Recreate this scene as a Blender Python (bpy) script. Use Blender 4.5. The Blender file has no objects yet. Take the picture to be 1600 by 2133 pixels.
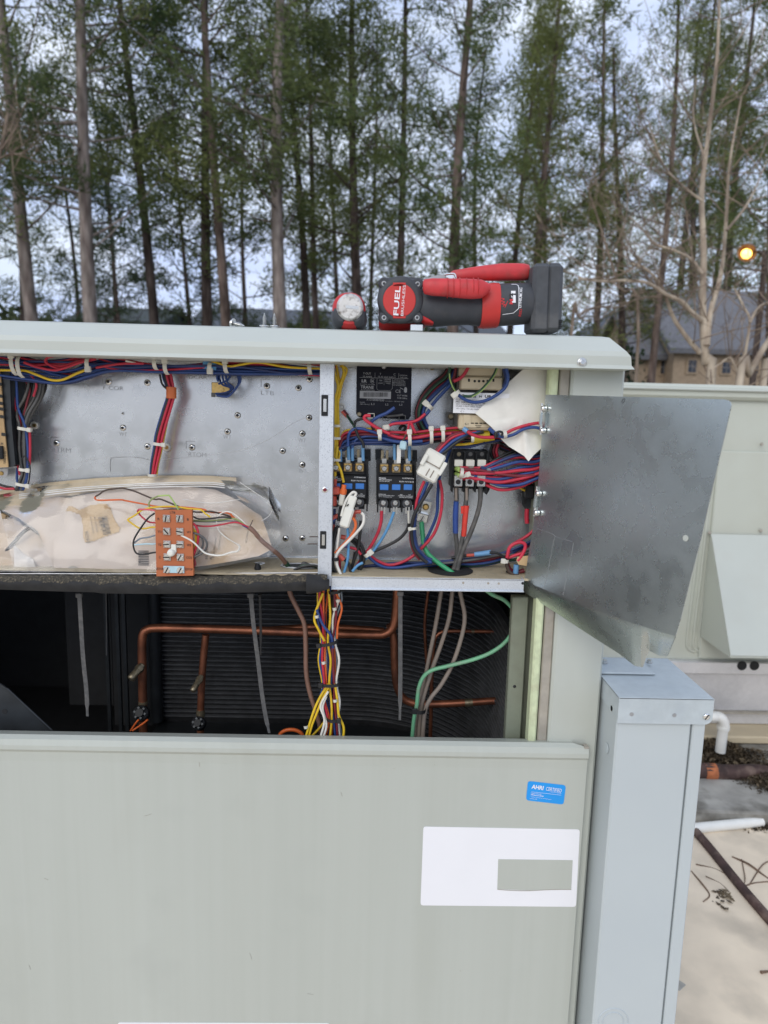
import bpy, bmesh, math, random
from mathutils import Vector, Matrix, Euler, Quaternion
V = Vector
rad = math.radians
sc = bpy.context.scene
COL = sc.collection

# ------------------------------------------------------------------ camera
F, CX, CY = 1450.0, 800.0, 1066.5          # focal length and centre in photograph pixels
CAM = V((0.0, -1.15, 1.50))
_p, _w, _r = rad(8.85), rad(1.13), rad(1.45)
FW = V((math.sin(_w)*math.cos(_p), math.cos(_w)*math.cos(_p), -math.sin(_p)))
_rt = V((math.cos(_w), -math.sin(_w), 0)); _up = _rt.cross(FW)
RT = _rt*math.cos(_r) + _up*math.sin(_r)
UP = -_rt*math.sin(_r) + _up*math.cos(_r)
cam = bpy.data.cameras.new('camera'); camo = bpy.data.objects.new('camera', cam)
COL.objects.link(camo); sc.camera = camo
cam.sensor_fit = 'VERTICAL'; cam.sensor_height = 36.0; cam.lens = 36.0*F/2133.0
cam.clip_start = 0.05; cam.clip_end = 3000
camo.matrix_world = Matrix((RT, UP, -FW)).transposed().to_4x4()
camo.location = CAM
cam.dof.use_dof = True; cam.dof.focus_distance = 1.22; cam.dof.aperture_fstop = 4.8

# ------------------------------------------------------------------ world and sun
SUN = V((-0.42, -0.86, 0.62)).normalized()
w = bpy.data.worlds.new('World'); sc.world = w; w.use_nodes = True
nt = w.node_tree; nt.nodes.clear()
out = nt.nodes.new('ShaderNodeOutputWorld')
sky = nt.nodes.new('ShaderNodeTexSky'); sky.sky_type = 'NISHITA'; sky.sun_disc = False
sky.sun_elevation = math.asin(SUN.z); sky.sun_rotation = math.atan2(SUN.x, SUN.y)
sky.air_density = 1.0; sky.dust_density = 1.0
bg1 = nt.nodes.new('ShaderNodeBackground'); bg1.inputs[1].default_value = 0.13
nt.links.new(sky.outputs[0], bg1.inputs[0])
tc = nt.nodes.new('ShaderNodeTexCoord')
mp = nt.nodes.new('ShaderNodeMapping'); mp.inputs['Scale'].default_value = (1.6, 1.6, 4.5)
nz = nt.nodes.new('ShaderNodeTexNoise'); nz.inputs['Scale'].default_value = 1.7; nz.inputs['Detail'].default_value = 7; nz.inputs['Roughness'].default_value = .55
cr = nt.nodes.new('ShaderNodeValToRGB')
cr.color_ramp.elements[0].position = .30; cr.color_ramp.elements[0].color = (.62,.62,.62,1)
cr.color_ramp.elements[1].position = .58; cr.color_ramp.elements[1].color = (1,1,1,1)
nt.links.new(tc.outputs['Generated'], mp.inputs[0]); nt.links.new(mp.outputs[0], nz.inputs[0]); nt.links.new(nz.outputs[0], cr.inputs[0])
nz2 = nt.nodes.new('ShaderNodeTexNoise'); nz2.inputs['Scale'].default_value = 3.0; nz2.inputs['Detail'].default_value = 5
nt.links.new(mp.outputs[0], nz2.inputs[0])
cr2 = nt.nodes.new('ShaderNodeValToRGB')
cr2.color_ramp.elements[0].position = .35; cr2.color_ramp.elements[0].color = (.56,.67,.95,1)
cr2.color_ramp.elements[1].position = .68; cr2.color_ramp.elements[1].color = (.87,.94,1.06,1)
nt.links.new(nz2.outputs[0], cr2.inputs[0])
bg2 = nt.nodes.new('ShaderNodeBackground'); bg2.inputs[1].default_value = 1.10
nt.links.new(cr2.outputs[0], bg2.inputs[0])
mx = nt.nodes.new('ShaderNodeMixShader')
nt.links.new(cr.outputs[0], mx.inputs[0]); nt.links.new(bg1.outputs[0], mx.inputs[1]); nt.links.new(bg2.outputs[0], mx.inputs[2])
nt.links.new(mx.outputs[0], out.inputs[0])
sun = bpy.data.lights.new('sun', 'SUN'); suno = bpy.data.objects.new('sun', sun); COL.objects.link(suno)
sun.energy = 1.3; sun.angle = rad(38); sun.color = (1, .955, .88)
suno.rotation_euler = SUN.to_track_quat('Z', 'Y').to_euler(); suno.location = (-3, -6, 6)
sc.view_settings.view_transform = 'Standard'; sc.view_settings.look = 'None'
sc.view_settings.exposure = 0.08; sc.view_settings.gamma = 1.0; sc.view_settings.use_curve_mapping = False
sc.cycles.max_bounces = 8; sc.cycles.transparent_max_bounces = 12

# ------------------------------------------------------------------ measuring helpers: where a sight line meets a known plane
def ray(px, py): return FW + RT*((px-CX)/F) + UP*((CY-py)/F)
def U(px, py, y=0.0):
    d = ray(px, py); return CAM + d*((y-CAM.y)/d.y)
def UZ(px, py, z=0.0):
    d = ray(px, py); return CAM + d*((z-CAM.z)/d.z)
def S(y=0.0): return (y-CAM.y)/F                     # metres per photograph pixel at depth y

# ------------------------------------------------------------------ mesh builder
def catmull(pts, k=5):
    if len(pts) < 3: return list(pts)
    P = [pts[0]*2-pts[1]] + list(pts) + [pts[-1]*2-pts[-2]]
    o = []
    for i in range(1, len(P)-2):
        a, b, c, d = P[i-1:i+3]
        for j in range(k):
            t = j/k
            o.append(.5*((2*b)+(c-a)*t+(2*a-5*b+4*c-d)*t*t+(3*b-a-3*c+d)*t**3))
    o.append(pts[-1]); return o
X3 = (V((1,0,0)), V((0,1,0)), V((0,0,1)))
def rotxz(deg):                                       # axes turned in the picture-parallel XZ plane (counter-clockwise seen from the camera)
    a = rad(deg); return (V((math.cos(a),0,math.sin(a))), V((0,1,0)), V((-math.sin(a),0,math.cos(a))))
class MB:
    def __init__(s): s.v=[]; s.f=[]; s.sm=[]; s.mi=[]; s.cur=0
    def add(s, vs, fs, smooth=False):
        o=len(s.v); s.v += [V(a) for a in vs]
        for f in fs: s.f.append([i+o for i in f]); s.sm.append(smooth); s.mi.append(s.cur)
        return s
    def box(s, c, size, ax=X3, bev=0.0):
        h=[d/2 for d in size]; b=min(bev, min(h)*.9)
        if b<=0:
            vs=[c+ax[0]*h[0]*i+ax[1]*h[1]*j+ax[2]*h[2]*k for i in(-1,1) for j in(-1,1) for k in(-1,1)]
            return s.add(vs,[(0,1,3,2),(4,6,7,5),(0,4,5,1),(2,3,7,6),(0,2,6,4),(1,5,7,3)])
        vs=[]; idx={}
        for i in(-1,1):
            for j in(-1,1):
                for k in(-1,1):
                    for a in range(3):
                        g=[i,j,k]; q=[g[m]*(h[m] if m==a else h[m]-b) for m in range(3)]
                        idx[(i,j,k,a)]=len(vs); vs.append(c+ax[0]*q[0]+ax[1]*q[1]+ax[2]*q[2])
        fs=[]
        for a in range(3):
            o=[m for m in range(3) if m!=a]
            for sg in(-1,1):
                q=[]
                for (u,t) in((-1,-1),(1,-1),(1,1),(-1,1)):
                    g=[0,0,0]; g[a]=sg; g[o[0]]=u; g[o[1]]=t; q.append(idx[(*g,a)])
                fs.append(q)
        for a in range(3):
            o=[m for m in range(3) if m!=a]
            for u in(-1,1):
                for t in(-1,1):
                    q=[]
                    for sg,ax_ in((-1,o[0]),(1,o[0]),(1,o[1]),(-1,o[1])):
                        g=[0,0,0]; g[a]=sg; g[o[0]]=u; g[o[1]]=t; q.append(idx[(*g,ax_)])
                    fs.append(q)
        for i in(-1,1):
            for j in(-1,1):
                for k in(-1,1): fs.append([idx[(i,j,k,a)] for a in range(3)])
        return s.add(vs,fs)
    def tube(s, pts, r, n=8, k=5, cap=True, flat=None):
        m=len(pts); P=catmull(pts,k) if k>1 else list(pts)
        if isinstance(r,(int,float)): R=[r]*len(P)
        else:
            R=[]
            for i in range(len(P)):
                t=i/(len(P)-1)*(m-1); a=min(int(t),m-2) if m>1 else 0; R.append(r[a]+(r[a+1]-r[a])*(t-a))
        rings=[]; nrm=None
        for i,p in enumerate(P):
            d=(P[min(i+1,len(P)-1)]-P[max(i-1,0)])
            d=d.normalized() if d.length>1e-9 else V((0,0,1))
            if nrm is None:
                nrm=d.cross(V((0,1,0)))
                if nrm.length<1e-3: nrm=d.cross(V((1,0,0)))
            nrm=(nrm-d*nrm.dot(d)).normalized(); b=d.cross(nrm)
            fl=1.0 if flat is None else flat
            rings.append([p+(nrm*math.cos(q*2*math.pi/n)+b*math.sin(q*2*math.pi/n)*fl)*R[i] for q in range(n)])
        return s.loft(rings,cap)
    def loft(s, rings, cap=True, smooth=True):
        n=len(rings[0]); vs=[p for r in rings for p in r]; fs=[]
        for i in range(len(rings)-1):
            for q in range(n):
                fs.append((i*n+q,i*n+(q+1)%n,(i+1)*n+(q+1)%n,(i+1)*n+q))
        s.add(vs,fs,smooth)
        if cap:
            s.add(rings[0],[tuple(range(n))[::-1]]); s.add(rings[-1],[tuple(range(n))])
        return s
    def lathe(s, o, d, prof, n=16, smooth=True, ph=0):
        d=d.normalized(); a=d.cross(V((0,0,1)))
        if a.length<1e-3: a=V((1,0,0))
        a.normalize(); b=d.cross(a)
        rings=[[o+d*t+(a*math.cos(ph+q*2*math.pi/n)+b*math.sin(ph+q*2*math.pi/n))*max(r,1e-5) for q in range(n)] for t,r in prof]
        return s.loft(rings,True,smooth)
    def prism(s, pts, off, smooth=False):
        n=len(pts); vs=list(pts)+[p+off for p in pts]
        fs=[tuple(range(n)),tuple(range(2*n-1,n-1,-1))]+[(i,i+n,(i+1)%n+n,(i+1)%n) for i in range(n)]
        return s.add(vs,fs,smooth)
    def grid(s, fn, nu, nv, smooth=True):
        vs=[fn(i/nu,j/nv) for j in range(nv+1) for i in range(nu+1)]
        fs=[(j*(nu+1)+i,j*(nu+1)+i+1,(j+1)*(nu+1)+i+1,(j+1)*(nu+1)+i) for j in range(nv) for i in range(nu)]
        return s.add(vs,fs,smooth)
    def mesh(s, name, mats, org=V((0,0,0)), fix=True):
        me=bpy.data.meshes.new(name); me.from_pydata([p-org for p in s.v],[],s.f)
        if not isinstance(mats,(list,tuple)): mats=[mats]
        for m in mats: me.materials.append(m)
        me.polygons.foreach_set('use_smooth',s.sm); me.polygons.foreach_set('material_index',s.mi)
        if fix:
            bm=bmesh.new(); bm.from_mesh(me); bmesh.ops.recalc_face_normals(bm,faces=bm.faces); bm.to_mesh(me); bm.free()
        me.update(); return me
ORG={}
def link(name, data, parent=None, loc=V((0,0,0))):
    o=bpy.data.objects.new(name,data); COL.objects.link(o)
    if parent is not None:
        o.parent=parent; o.location=loc-ORG[parent.name]
    else: o.location=loc
    ORG[o.name]=V(loc); return o
def tag(o, label=None, cat=None, group=None, kind=None):
    if label: o['label']=label
    if cat: o['category']=cat
    if group: o['group']=group
    if kind: o['kind']=kind
    return o
def thing(name, loc, label, cat, group=None):
    return tag(link(name,None,None,V(loc)),label,cat,group)
def obj(name, mb, mat, parent=None, org=None, fix=True):
    if org is None: org = ORG[parent.name] if parent is not None else V((0,0,0))
    return link(name, mb.mesh(name,mat,org,fix), parent, org)
def inst(name, me, loc, parent, rot=None):
    o=link(name,me,parent,V(loc))
    if rot is not None: o.rotation_euler=rot
    return o
def pbox(px0,py0,px1,py1,yf,yb,bev=0.0,rot=0,mb=None):   # upright box measured on its front face
    mb=mb or MB(); c=U((px0+px1)/2,(py0+py1)/2,yf); k=S(yf)
    return mb.box(c+V((0,(yb-yf)/2,0)),((px1-px0)*k,abs(yb-yf),(py1-py0)*k),rotxz(rot),bev)
def pprism(pts,yf,yb,mb=None):
    return (mb or MB()).prism([U(a,b,yf) for a,b in pts],V((0,yb-yf,0)))

# ------------------------------------------------------------------ materials
def new_mat(name):
    m=bpy.data.materials.new(name); m.use_nodes=True
    n=m.node_tree; b=n.nodes['Principled BSDF']; return m,n,b
def tex(n, kind, scale, detail=4, vec=None, obj_=True, mscale=None):
    t=n.nodes.new('ShaderNodeTexNoise' if kind=='noise' else 'ShaderNodeTexVoronoi')
    t.inputs['Scale'].default_value=scale
    if kind=='noise': t.inputs['Detail'].default_value=detail
    c=n.nodes.new('ShaderNodeTexCoord'); src=c.outputs['Object']
    if mscale:
        mp=n.nodes.new('ShaderNodeMapping'); mp.inputs['Scale'].default_value=mscale
        n.links.new(src,mp.inputs[0]); src=mp.outputs[0]
    n.links.new(src,t.inputs['Vector']); return t
def ramp(n, src, stops):
    r=n.nodes.new('ShaderNodeValToRGB'); e=r.color_ramp.elements
    while len(e)<len(stops): e.new(.5)
    for x,(p,c) in zip(e,stops): x.position=p; x.color=(*c,1) if len(c)==3 else c
    n.links.new(src,r.inputs[0]); return r
def mixc(n, fac, a, b, mode='MIX'):
    m=n.nodes.new('ShaderNodeMix'); m.data_type='RGBA'; m.blend_type=mode
    for s,v in ((m.inputs[0],fac),(m.inputs[6],a),(m.inputs[7],b)):
        if hasattr(v,'links'): n.links.new(v,s)
        elif isinstance(v,(int,float)): s.default_value=v
        else: s.default_value=(*v,1) if len(v)==3 else v
    return m.outputs[2]
def bump(n, b, src, strength, dist=.001):
    u=n.nodes.new('ShaderNodeBump'); u.inputs['Strength'].default_value=strength; u.inputs['Distance'].default_value=dist
    n.links.new(src,u.inputs['Height']); n.links.new(u.outputs[0],b.inputs['Normal'])
def sc_(c,k): return tuple(min(1,x*k) for x in c)
def mat(name, col, rough=.5, metal=0.0, var=.12, vs=30, bmp=0.0, bs=300, spec=.5, dirt=None, dscale=6, damt=.5, mscale=None, rvar=0.0):
    m,n,b=new_mat(name)
    t=tex(n,'noise',vs,5,mscale=mscale)
    c=ramp(n,t.outputs[0],[(.3,sc_(col,1-var)),(.7,sc_(col,1+var))]).outputs[0]
    if dirt:
        d=tex(n,'noise',dscale,8); f=ramp(n,d.outputs[0],[(.5,(0,0,0)),(.72,(damt,)*3)]).outputs[0]
        c=mixc(n,f,c,dirt)
    n.links.new(c,b.inputs['Base Color'])
    b.inputs['Metallic'].default_value=metal; b.inputs['Roughness'].default_value=rough
    b.inputs['Specular IOR Level'].default_value=spec
    if rvar:
        t3=tex(n,'noise',vs*.7,6); r=ramp(n,t3.outputs[0],[(.3,(max(0,rough-rvar),)*3),(.7,(min(1,rough+rvar),)*3)])
        n.links.new(r.outputs[0],b.inputs['Roughness'])
    if bmp: bump(n,b,tex(n,'noise',bs,4).outputs[0],bmp)
    return m
def galv(name, base=.6, rough=.36, tint=(1,1,1.02), sc1=260, metal=.85, bm=.10, speck=.25, blot=.90):
    m,n,b=new_mat(name)
    v=tex(n,'voronoi',sc1); t=tex(n,'noise',9,6)
    c1=ramp(n,v.outputs['Color'],[(.0,tuple(base*.95*x for x in tint)),(1,tuple(base*1.03*x for x in tint))]).outputs[0]
    c2=ramp(n,t.outputs[0],[(.3,(blot,)*3),(.7,(1,1,1))]).outputs[0]
    cc=mixc(n,1.0,c1,c2,'MULTIPLY')
    sp=ramp(n,tex(n,'noise',620,2).outputs[0],[(.58,(0,0,0)),(.70,(speck,)*3)]).outputs[0]
    n.links.new(mixc(n,sp,cc,(.16,.18,.22)),b.inputs['Base Color'])
    r=ramp(n,tex(n,'noise',40,6).outputs[0],[(.3,(rough-.03,)*3),(.7,(rough+.05,)*3)]).outputs[0]
    n.links.new(r,b.inputs['Roughness']); b.inputs['Metallic'].default_value=metal
    bump(n,b,tex(n,'noise',140,2).outputs[0],bm,.0005)
    return m
M={}
M['paint']=mat('unit_paint',(.465,.488,.440),.42,var=.05,vs=3,bmp=.05,bs=700,mscale=(3,3,.4),dirt=(.38,.38,.31),dscale=5,damt=.35,rvar=.05)
def streak(name,col,rough):
    m,n,b=new_mat(name)
    t=tex(n,'noise',1.0,4,mscale=(3,3,.5)); u=tex(n,'noise',1.0,5,mscale=(55,55,1.1)); d=tex(n,'noise',7,9); s=tex(n,'noise',1.0,7,mscale=(9,9,2.2))
    c=ramp(n,t.outputs[0],[(.3,sc_(col,.965)),(.7,sc_(col,1.035))]).outputs[0]
    c=mixc(n,1.0,c,ramp(n,u.outputs[0],[(.25,(.95,.95,.94)),(.75,(1,1,1))]).outputs[0],'MULTIPLY')
    c=mixc(n,ramp(n,d.outputs[0],[(.58,(0,0,0)),(.75,(.35,)*3)]).outputs[0],c,sc_(col,.86))
    c=mixc(n,ramp(n,s.outputs[0],[(.60,(0,0,0)),(.80,(.30,)*3)]).outputs[0],c,(col[0]*.84,col[1]*.82,col[2]*.78))
    n.links.new(c,b.inputs['Base Color'])
    n.links.new(ramp(n,d.outputs[0],[(.3,(rough-.07,)*3),(.7,(rough+.09,)*3)]).outputs[0],b.inputs['Roughness'])
    bump(n,b,t.outputs[0],.25,.02); return m
M['panelpaint']=streak('panel_paint',(.462,.484,.436),.40)
M['lidpaint']=mat('lid_paint',(.49,.514,.464),.42,var=.03,vs=5,bmp=.04,bs=700,dirt=(.46,.46,.40),dscale=9,damt=.3,rvar=.05)
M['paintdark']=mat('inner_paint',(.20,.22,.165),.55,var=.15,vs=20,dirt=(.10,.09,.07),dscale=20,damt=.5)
M['primer']=mat('gasket_green',(.56,.62,.40),.8,var=.10,vs=90,bmp=.5,bs=500,dirt=(.42,.40,.26),dscale=40,damt=.5)
M['brownish']=mat('dusty_metal',(.36,.33,.28),.6,var=.15,vs=40,dirt=(.25,.22,.17),dscale=30)
M['box']=mat('box_paint',(.478,.522,.528),.45,var=.02,vs=5,bmp=.03,bs=800,dirt=(.44,.49,.52),dscale=4,damt=.3)
M['boxtop']=mat('box_top_paint',(.475,.525,.54),.55,var=.05,vs=60,bmp=.15,bs=350,dirt=(.40,.45,.48),dscale=25,damt=.5)
M['galv']=galv('galvanised',.64,.34)
M['galvback']=galv('galvanised_back',.72,.25,(.96,1.0,1.04),600,.80,.03,.0,.97)  # bluish tint puts the sky reflection into the base colour
M['galvcover']=galv('galvanised_cover',.57,.27,(.91,1.0,1.0),700,.90,.05,.0,.97)
M['galvpost']=galv('galvanised_post',.74,.42,(.95,1,1.06),420,.6,.06,.50)
M['dust']=mat('dusty_shelf',(.44,.37,.25),.7,var=.15,vs=15,bmp=.3,bs=400,dirt=(.18,.15,.11),dscale=60,damt=.4)
M['emboss']=mat('stamped_metal',(.40,.41,.42),.5,metal=.7,var=.05)
M['hole']=mat('dark_hole',(.015,.015,.016),.8)
M['steel']=mat('screw_steel',(.62,.62,.60),.28,metal=1,var=.12,vs=300)
M['bright']=mat('bright_steel',(.80,.80,.78),.22,metal=1,var=.06)
M['brass']=mat('zinc_brass',(.62,.42,.16),.32,metal=1,var=.15,vs=200)
M['copper']=mat('copper_pipe',(.36,.135,.075),.42,metal=.75,var=.35,vs=25,dirt=(.10,.05,.04),dscale=14,damt=.8)
M['brassold']=mat('old_brass',(.26,.22,.15),.45,metal=.8,var=.25,vs=120)
M['black']=mat('black_plastic',(.014,.015,.017),.5,var=.2,spec=.25)
M['blackmod']=mat('black_resin',(.008,.009,.017),.5,var=.2,spec=.18)
M['foam']=mat('black_foam',(.026,.026,.027),.9,var=.3,vs=40,bmp=.5,bs=120)
M['foamtop']=mat('foam_torn_edge',(.05,.045,.035),.95,var=.3,vs=300,bmp=1,bs=500,dirt=(.22,.18,.12),dscale=320,damt=.85)
M['coil']=mat('coil_black',(.020,.021,.023),.50,metal=.2,var=.3,vs=60)
M['coilfin']=mat('coil_fin',(.15,.155,.165),.42,metal=.25,var=.25,vs=30,dirt=(.03,.03,.03),dscale=10)
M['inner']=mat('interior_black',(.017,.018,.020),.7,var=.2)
M['inner2']=mat('interior_steel',(.035,.040,.045),.45,metal=.4,var=.2)
M['white']=mat('white_nylon',(.74,.73,.66),.45,var=.04)
M['whitewire']=mat('white_wire',(.75,.74,.70),.4,var=.05)
M['tie']=mat('natural_cable_tie',(.62,.60,.53),.4,var=.06)
M['tieblack']=mat('black_cable_tie',(.012,.012,.013),.5)
M['tiegrey']=mat('dusty_cable_tie',(.075,.075,.075),.75,var=.25,vs=150,dirt=(.16,.15,.14),dscale=70,damt=.5)
M['sticker']=mat('white_sticker',(.80,.80,.82),.42,var=.012,vs=12)
M['stickerblue']=mat('blue_sticker',(.010,.30,.78),.40,var=.03)
M['print']=mat('white_print',(.62,.63,.64),.6,var=.03)
M['printdim']=mat('dim_print',(.34,.35,.37),.6,var=.05)
M['printblack']=mat('black_print',(.02,.02,.02),.7)
M['beige']=mat('beige_plastic',(.56,.47,.32),.5,var=.05,vs=8)
M['xfmr']=mat('transformer_core',(.10,.095,.085),.5,metal=.3,var=.2)
M['bluecrimp']=mat('blue_crimp',(.12,.27,.46),.3,var=.1)
M['redcrimp']=mat('red_crimp',(.52,.085,.055),.3,var=.12)
M['bluebtn']=mat('blue_insert',(.04,.17,.50),.35,var=.05)
M['paper']=mat('paper',(.62,.57,.51),.8,var=.05,vs=12)
M['papertan']=mat('stained_paper',(.575,.49,.415),.8,var=.10,vs=8,dirt=(.42,.28,.14),dscale=11,damt=.9)
M['labeltan']=mat('brown_label',(.48,.33,.17),.85,var=.12,vs=25,dirt=(.28,.17,.08),dscale=30,damt=.6)
M['card']=mat('grey_white_sheet',(.80,.775,.71),.6,var=.05,vs=6,dirt=(.42,.40,.36),dscale=40,damt=.2)
M['ltb']=mat('terminal_board',(.43,.125,.045),.5,var=.05,vs=10)
M['ylwtape']=mat('yellow_tape',(.58,.44,.02),.35,var=.08)
M['orgtape']=mat('orange_tape',(.55,.13,.03),.4,var=.06)
M['bluetape']=mat('blue_tape',(.02,.06,.25),.3,var=.15,vs=90)
M['redtape']=mat('red_tape',(.62,.045,.03),.3,var=.12,vs=90)
M['toolred']=mat('tool_red',(.50,.022,.022),.38,var=.08,vs=40,dirt=(.20,.02,.02),dscale=40,damt=.5,rvar=.08)
M['toolredb']=mat('tool_red_bright',(.54,.032,.026),.45,var=.05,vs=40)
M['gripred']=mat('grip_red',(.55,.035,.04),.5,var=.10,vs=60,bmp=.1,dirt=(.28,.06,.05),dscale=45,damt=.6)
M['tooldark']=mat('tool_dark',(.042,.045,.052),.55,var=.10,vs=60,bmp=.08,bs=900,dirt=(.09,.085,.08),dscale=35,damt=.4)
M['toolgrey']=mat('tool_battery',(.058,.062,.068),.6,var=.15,vs=50,dirt=(.13,.125,.12),dscale=22,damt=.7)
M['capsteel']=mat('worn_cap',(.62,.60,.57),.45,metal=.6,var=.1,vs=80,dirt=(.10,.07,.05),dscale=130,damt=1.0,bmp=.4,bs=200)
M['pvc']=mat('white_pvc',(.76,.75,.70),.4,var=.04)
WC={'red':(.50,.022,.05),'blue':(.020,.058,.215),'yellow':(.72,.48,.02),'black':(.014,.014,.015),'white':(.74,.72,.66),'orange':(.70,.14,.03),
    'brown':(.07,.045,.035),'maroon':(.17,.015,.025),'green':(.04,.33,.14),'dkgreen':(.015,.06,.03),'ltblue':(.10,.30,.55),'grey':(.10,.10,.10),'navy':(.018,.035,.13),
    'pink':(.60,.10,.12),'olive':(.26,.32,.12),'greywire':(.20,.24,.28),'sky':(.42,.60,.66),'lime':(.36,.50,.14),'cablebrown':(.20,.11,.08),'purple':(.12,.06,.22),
    'cable':(.075,.073,.070),'greendusty':(.16,.42,.24),'taupe':(.22,.18,.15)}
for k,c in WC.items(): M['w_'+k]=mat('wire_'+k,c,.45,var=.10,vs=25,dirt=sc_(c,.7) if k not in('greendusty','taupe','cable') else (.26,.23,.20),dscale=60,damt=.5)

# ------------------------------------------------------------------ ground and roof
GZ=-4.8
M['ground']=mat('winter_grass',(.085,.085,.045),.9,var=.3,vs=.5,dirt=(.12,.085,.05),dscale=.15,damt=.8)
M['roof']=mat('cream_membrane',(.74,.625,.475),.8,var=.09,vs=9,bmp=.25,bs=60,dirt=(.42,.36,.28),dscale=4.2,damt=.9)
M['facade']=mat('building_wall',(.36,.30,.24),.85,var=.1)
tag(obj('ground',MB().grid(lambda a,b:V(((a-.5)*1400,-300+b*1400,GZ)),40,40,False),M['ground'],fix=False),kind='structure')
def rooff(a,b):
    x=-9+a*18; y=-7+b*14.5
    return V((x,y,.006*math.sin(x*1.3+y*.7)+.004*math.sin(3.1*y-x)))
tag(obj('roof',MB().grid(rooff,90,70),M['roof'],fix=False),kind='structure')
mb=MB(); mb.box(V((0,.25,(GZ-.03)/2)),(18,14.5,abs(GZ)-.06)); tag(obj('building_wall',mb,M['facade']),kind='structure')

# ------------------------------------------------------------------ the open rooftop unit
XR=U(1256,1390,0).x                       # right side of the cabinet
XL=-1.35; YB=1.05; YP=.115                # far side, rear, control panel back plate
ZLT=U(800,686,.015).z; ZLB=U(800,756,-.037).z
unit=thing('rooftop_unit',(XR,0,.25),'large sage green rooftop air conditioner with its wiring compartment standing open','air conditioner')
# lid: profile run along x with a chamfered right end
ZLC=U(800,724,-.035).z
XE=U(1315,760,-.035).x; XT=U(1270,700,.03).x
mb=MB()
prof=[(.035,ZLT,XT-.012),(.0,ZLT-.005,XT-.010),(-.033,ZLC+.004,XE-.008),(-.037,ZLC-.004,XE-.002),(-.037,ZLB+.006,XE),(-.041,ZLB,XE+.004),(-.028,ZLB-.0015,XE-.006)]
back=1.10
rows=[]
for y,z,x in prof: rows.append([V((XL-.05,y,z)),V((x,y,z)),V((x,back-(.035-y)*.5+.03,z))])
n=len(rows)
vs=[p for r in rows for p in r]; fs=[]
for i in range(n-1):
    for j in range(2): fs.append((i*3+j,i*3+j+1,(i+1)*3+j+1,(i+1)*3+j))
mb.add(vs,fs)
mb.add([V((XL-.05,.035,ZLT)),V((XT-.012,.035,ZLT)),V((XT-.012,back+.03,ZLT)),V((XL-.05,back+.03,ZLT))],[(0,1,2,3)])
mb.add([V((XL-.05,-.028,ZLB-.0015)),V((XE-.006,-.028,ZLB-.0015)),V((XE-.006,back,ZLB-.0015+.012)),V((XL-.05,back,ZLB-.0015+.012))],[(0,1,2,3)])
lid=obj('lid',mb,M['lidpaint'],unit)
def hexbolt(px,py,y,rpx,parent,name='hex_bolt',m='steel'):
    mb=MB(); c=U(px,py,y); k=S(y); d=V((0,-1,0))
    mb.lathe(c,d,[(0,rpx*k*1.25),(.0012,rpx*k*1.25),(.0018,rpx*k)],18); mb.lathe(c,d,[(.001,rpx*k*.85),(.005,rpx*k*.85),(.006,rpx*k*.6)],6,False)
    return obj(name,mb,M[m],parent)
hexbolt(1212,755,-.037,8,lid)
for px,py in ((622,716),(607,716)):
    obj('paint_chip',MB().lathe(U(px,py,-.022),V((0,-1,.3)),[(0,.0012),(.0012,.0006)],8),M['brownish'],lid)
# right-hand corner post, its flanges and side wall
zt=ZLB+.01
def zof(py,x=1100): return U(x,py,0).z
def vstrip(pxt,pyt,pxw,yf,yb,ztop,zbot,bev=.002):           # upright strip given by pixel x range at height pyt
    a=U(pxt,pyt,yf).x; b=U(pxt+pxw,pyt,yf).x
    return MB().box(V(((a+b)/2,(yf+yb)/2,(ztop+zbot)/2)),(b-a,yb-yf,ztop-zbot),X3,bev)
a=U(1190,800,0).x
mb=MB(); mb.box(V(((a+XR)/2,.02,(zt+.25)/2)),(XR-a,.04,zt-.25),X3,.004)
mb.box(V((XR-.004,(YB+.03)/2,(zt+.25)/2)),(.003,YB-.05,zt-.25))
obj('corner_post',mb,M['paint'],unit)
obj('corner_flange',vstrip(1166,790,22,.008,.03,zt,.3),M['brownish'],unit)
obj('gasket_strip',vstrip(1146,790,18,.003,.03,zt,.3,.003),M['primer'],unit)
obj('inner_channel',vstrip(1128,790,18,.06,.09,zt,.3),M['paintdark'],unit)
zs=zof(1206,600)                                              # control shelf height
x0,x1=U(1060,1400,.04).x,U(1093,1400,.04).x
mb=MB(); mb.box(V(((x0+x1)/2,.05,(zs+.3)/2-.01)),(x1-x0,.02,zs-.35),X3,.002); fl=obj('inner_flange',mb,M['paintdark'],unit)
obj('rivet',MB().lathe(U(1072,1430,.04),V((0,-1,0)),[(0,.003),(.0015,.002)],10),M['hole'],fl)
# walls, rear and base pan of the cabinet
mb=MB(); mb.box(V((XL,YB/2,.9)),(.003,YB,1.5)); mb.box(V(((XL+XR)/2,YB,.9)),(XR-XL,.003,1.5)); mb.box(V(((XL+XR)/2,YB/2,.55)),(XR-XL-.01,YB-.05,.02))
obj('cabinet_wall',mb,M['inner'],unit)
mb=MB(); mb.box(V(((XL+XR)/2,YB+.006,.82)),(XR-XL,.004,1.2)); mb.box(V((XL-.004,YB/2,.82)),(.003,YB,1.2)); obj('rear_panel',mb,M['paint'],unit)
mb=MB(); mb.box(V(((XL+XR)/2,YB/2,.13)),(XR-XL-.06,YB-.06,.26)); obj('roof_curb',mb,M['galv'],unit)
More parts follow.
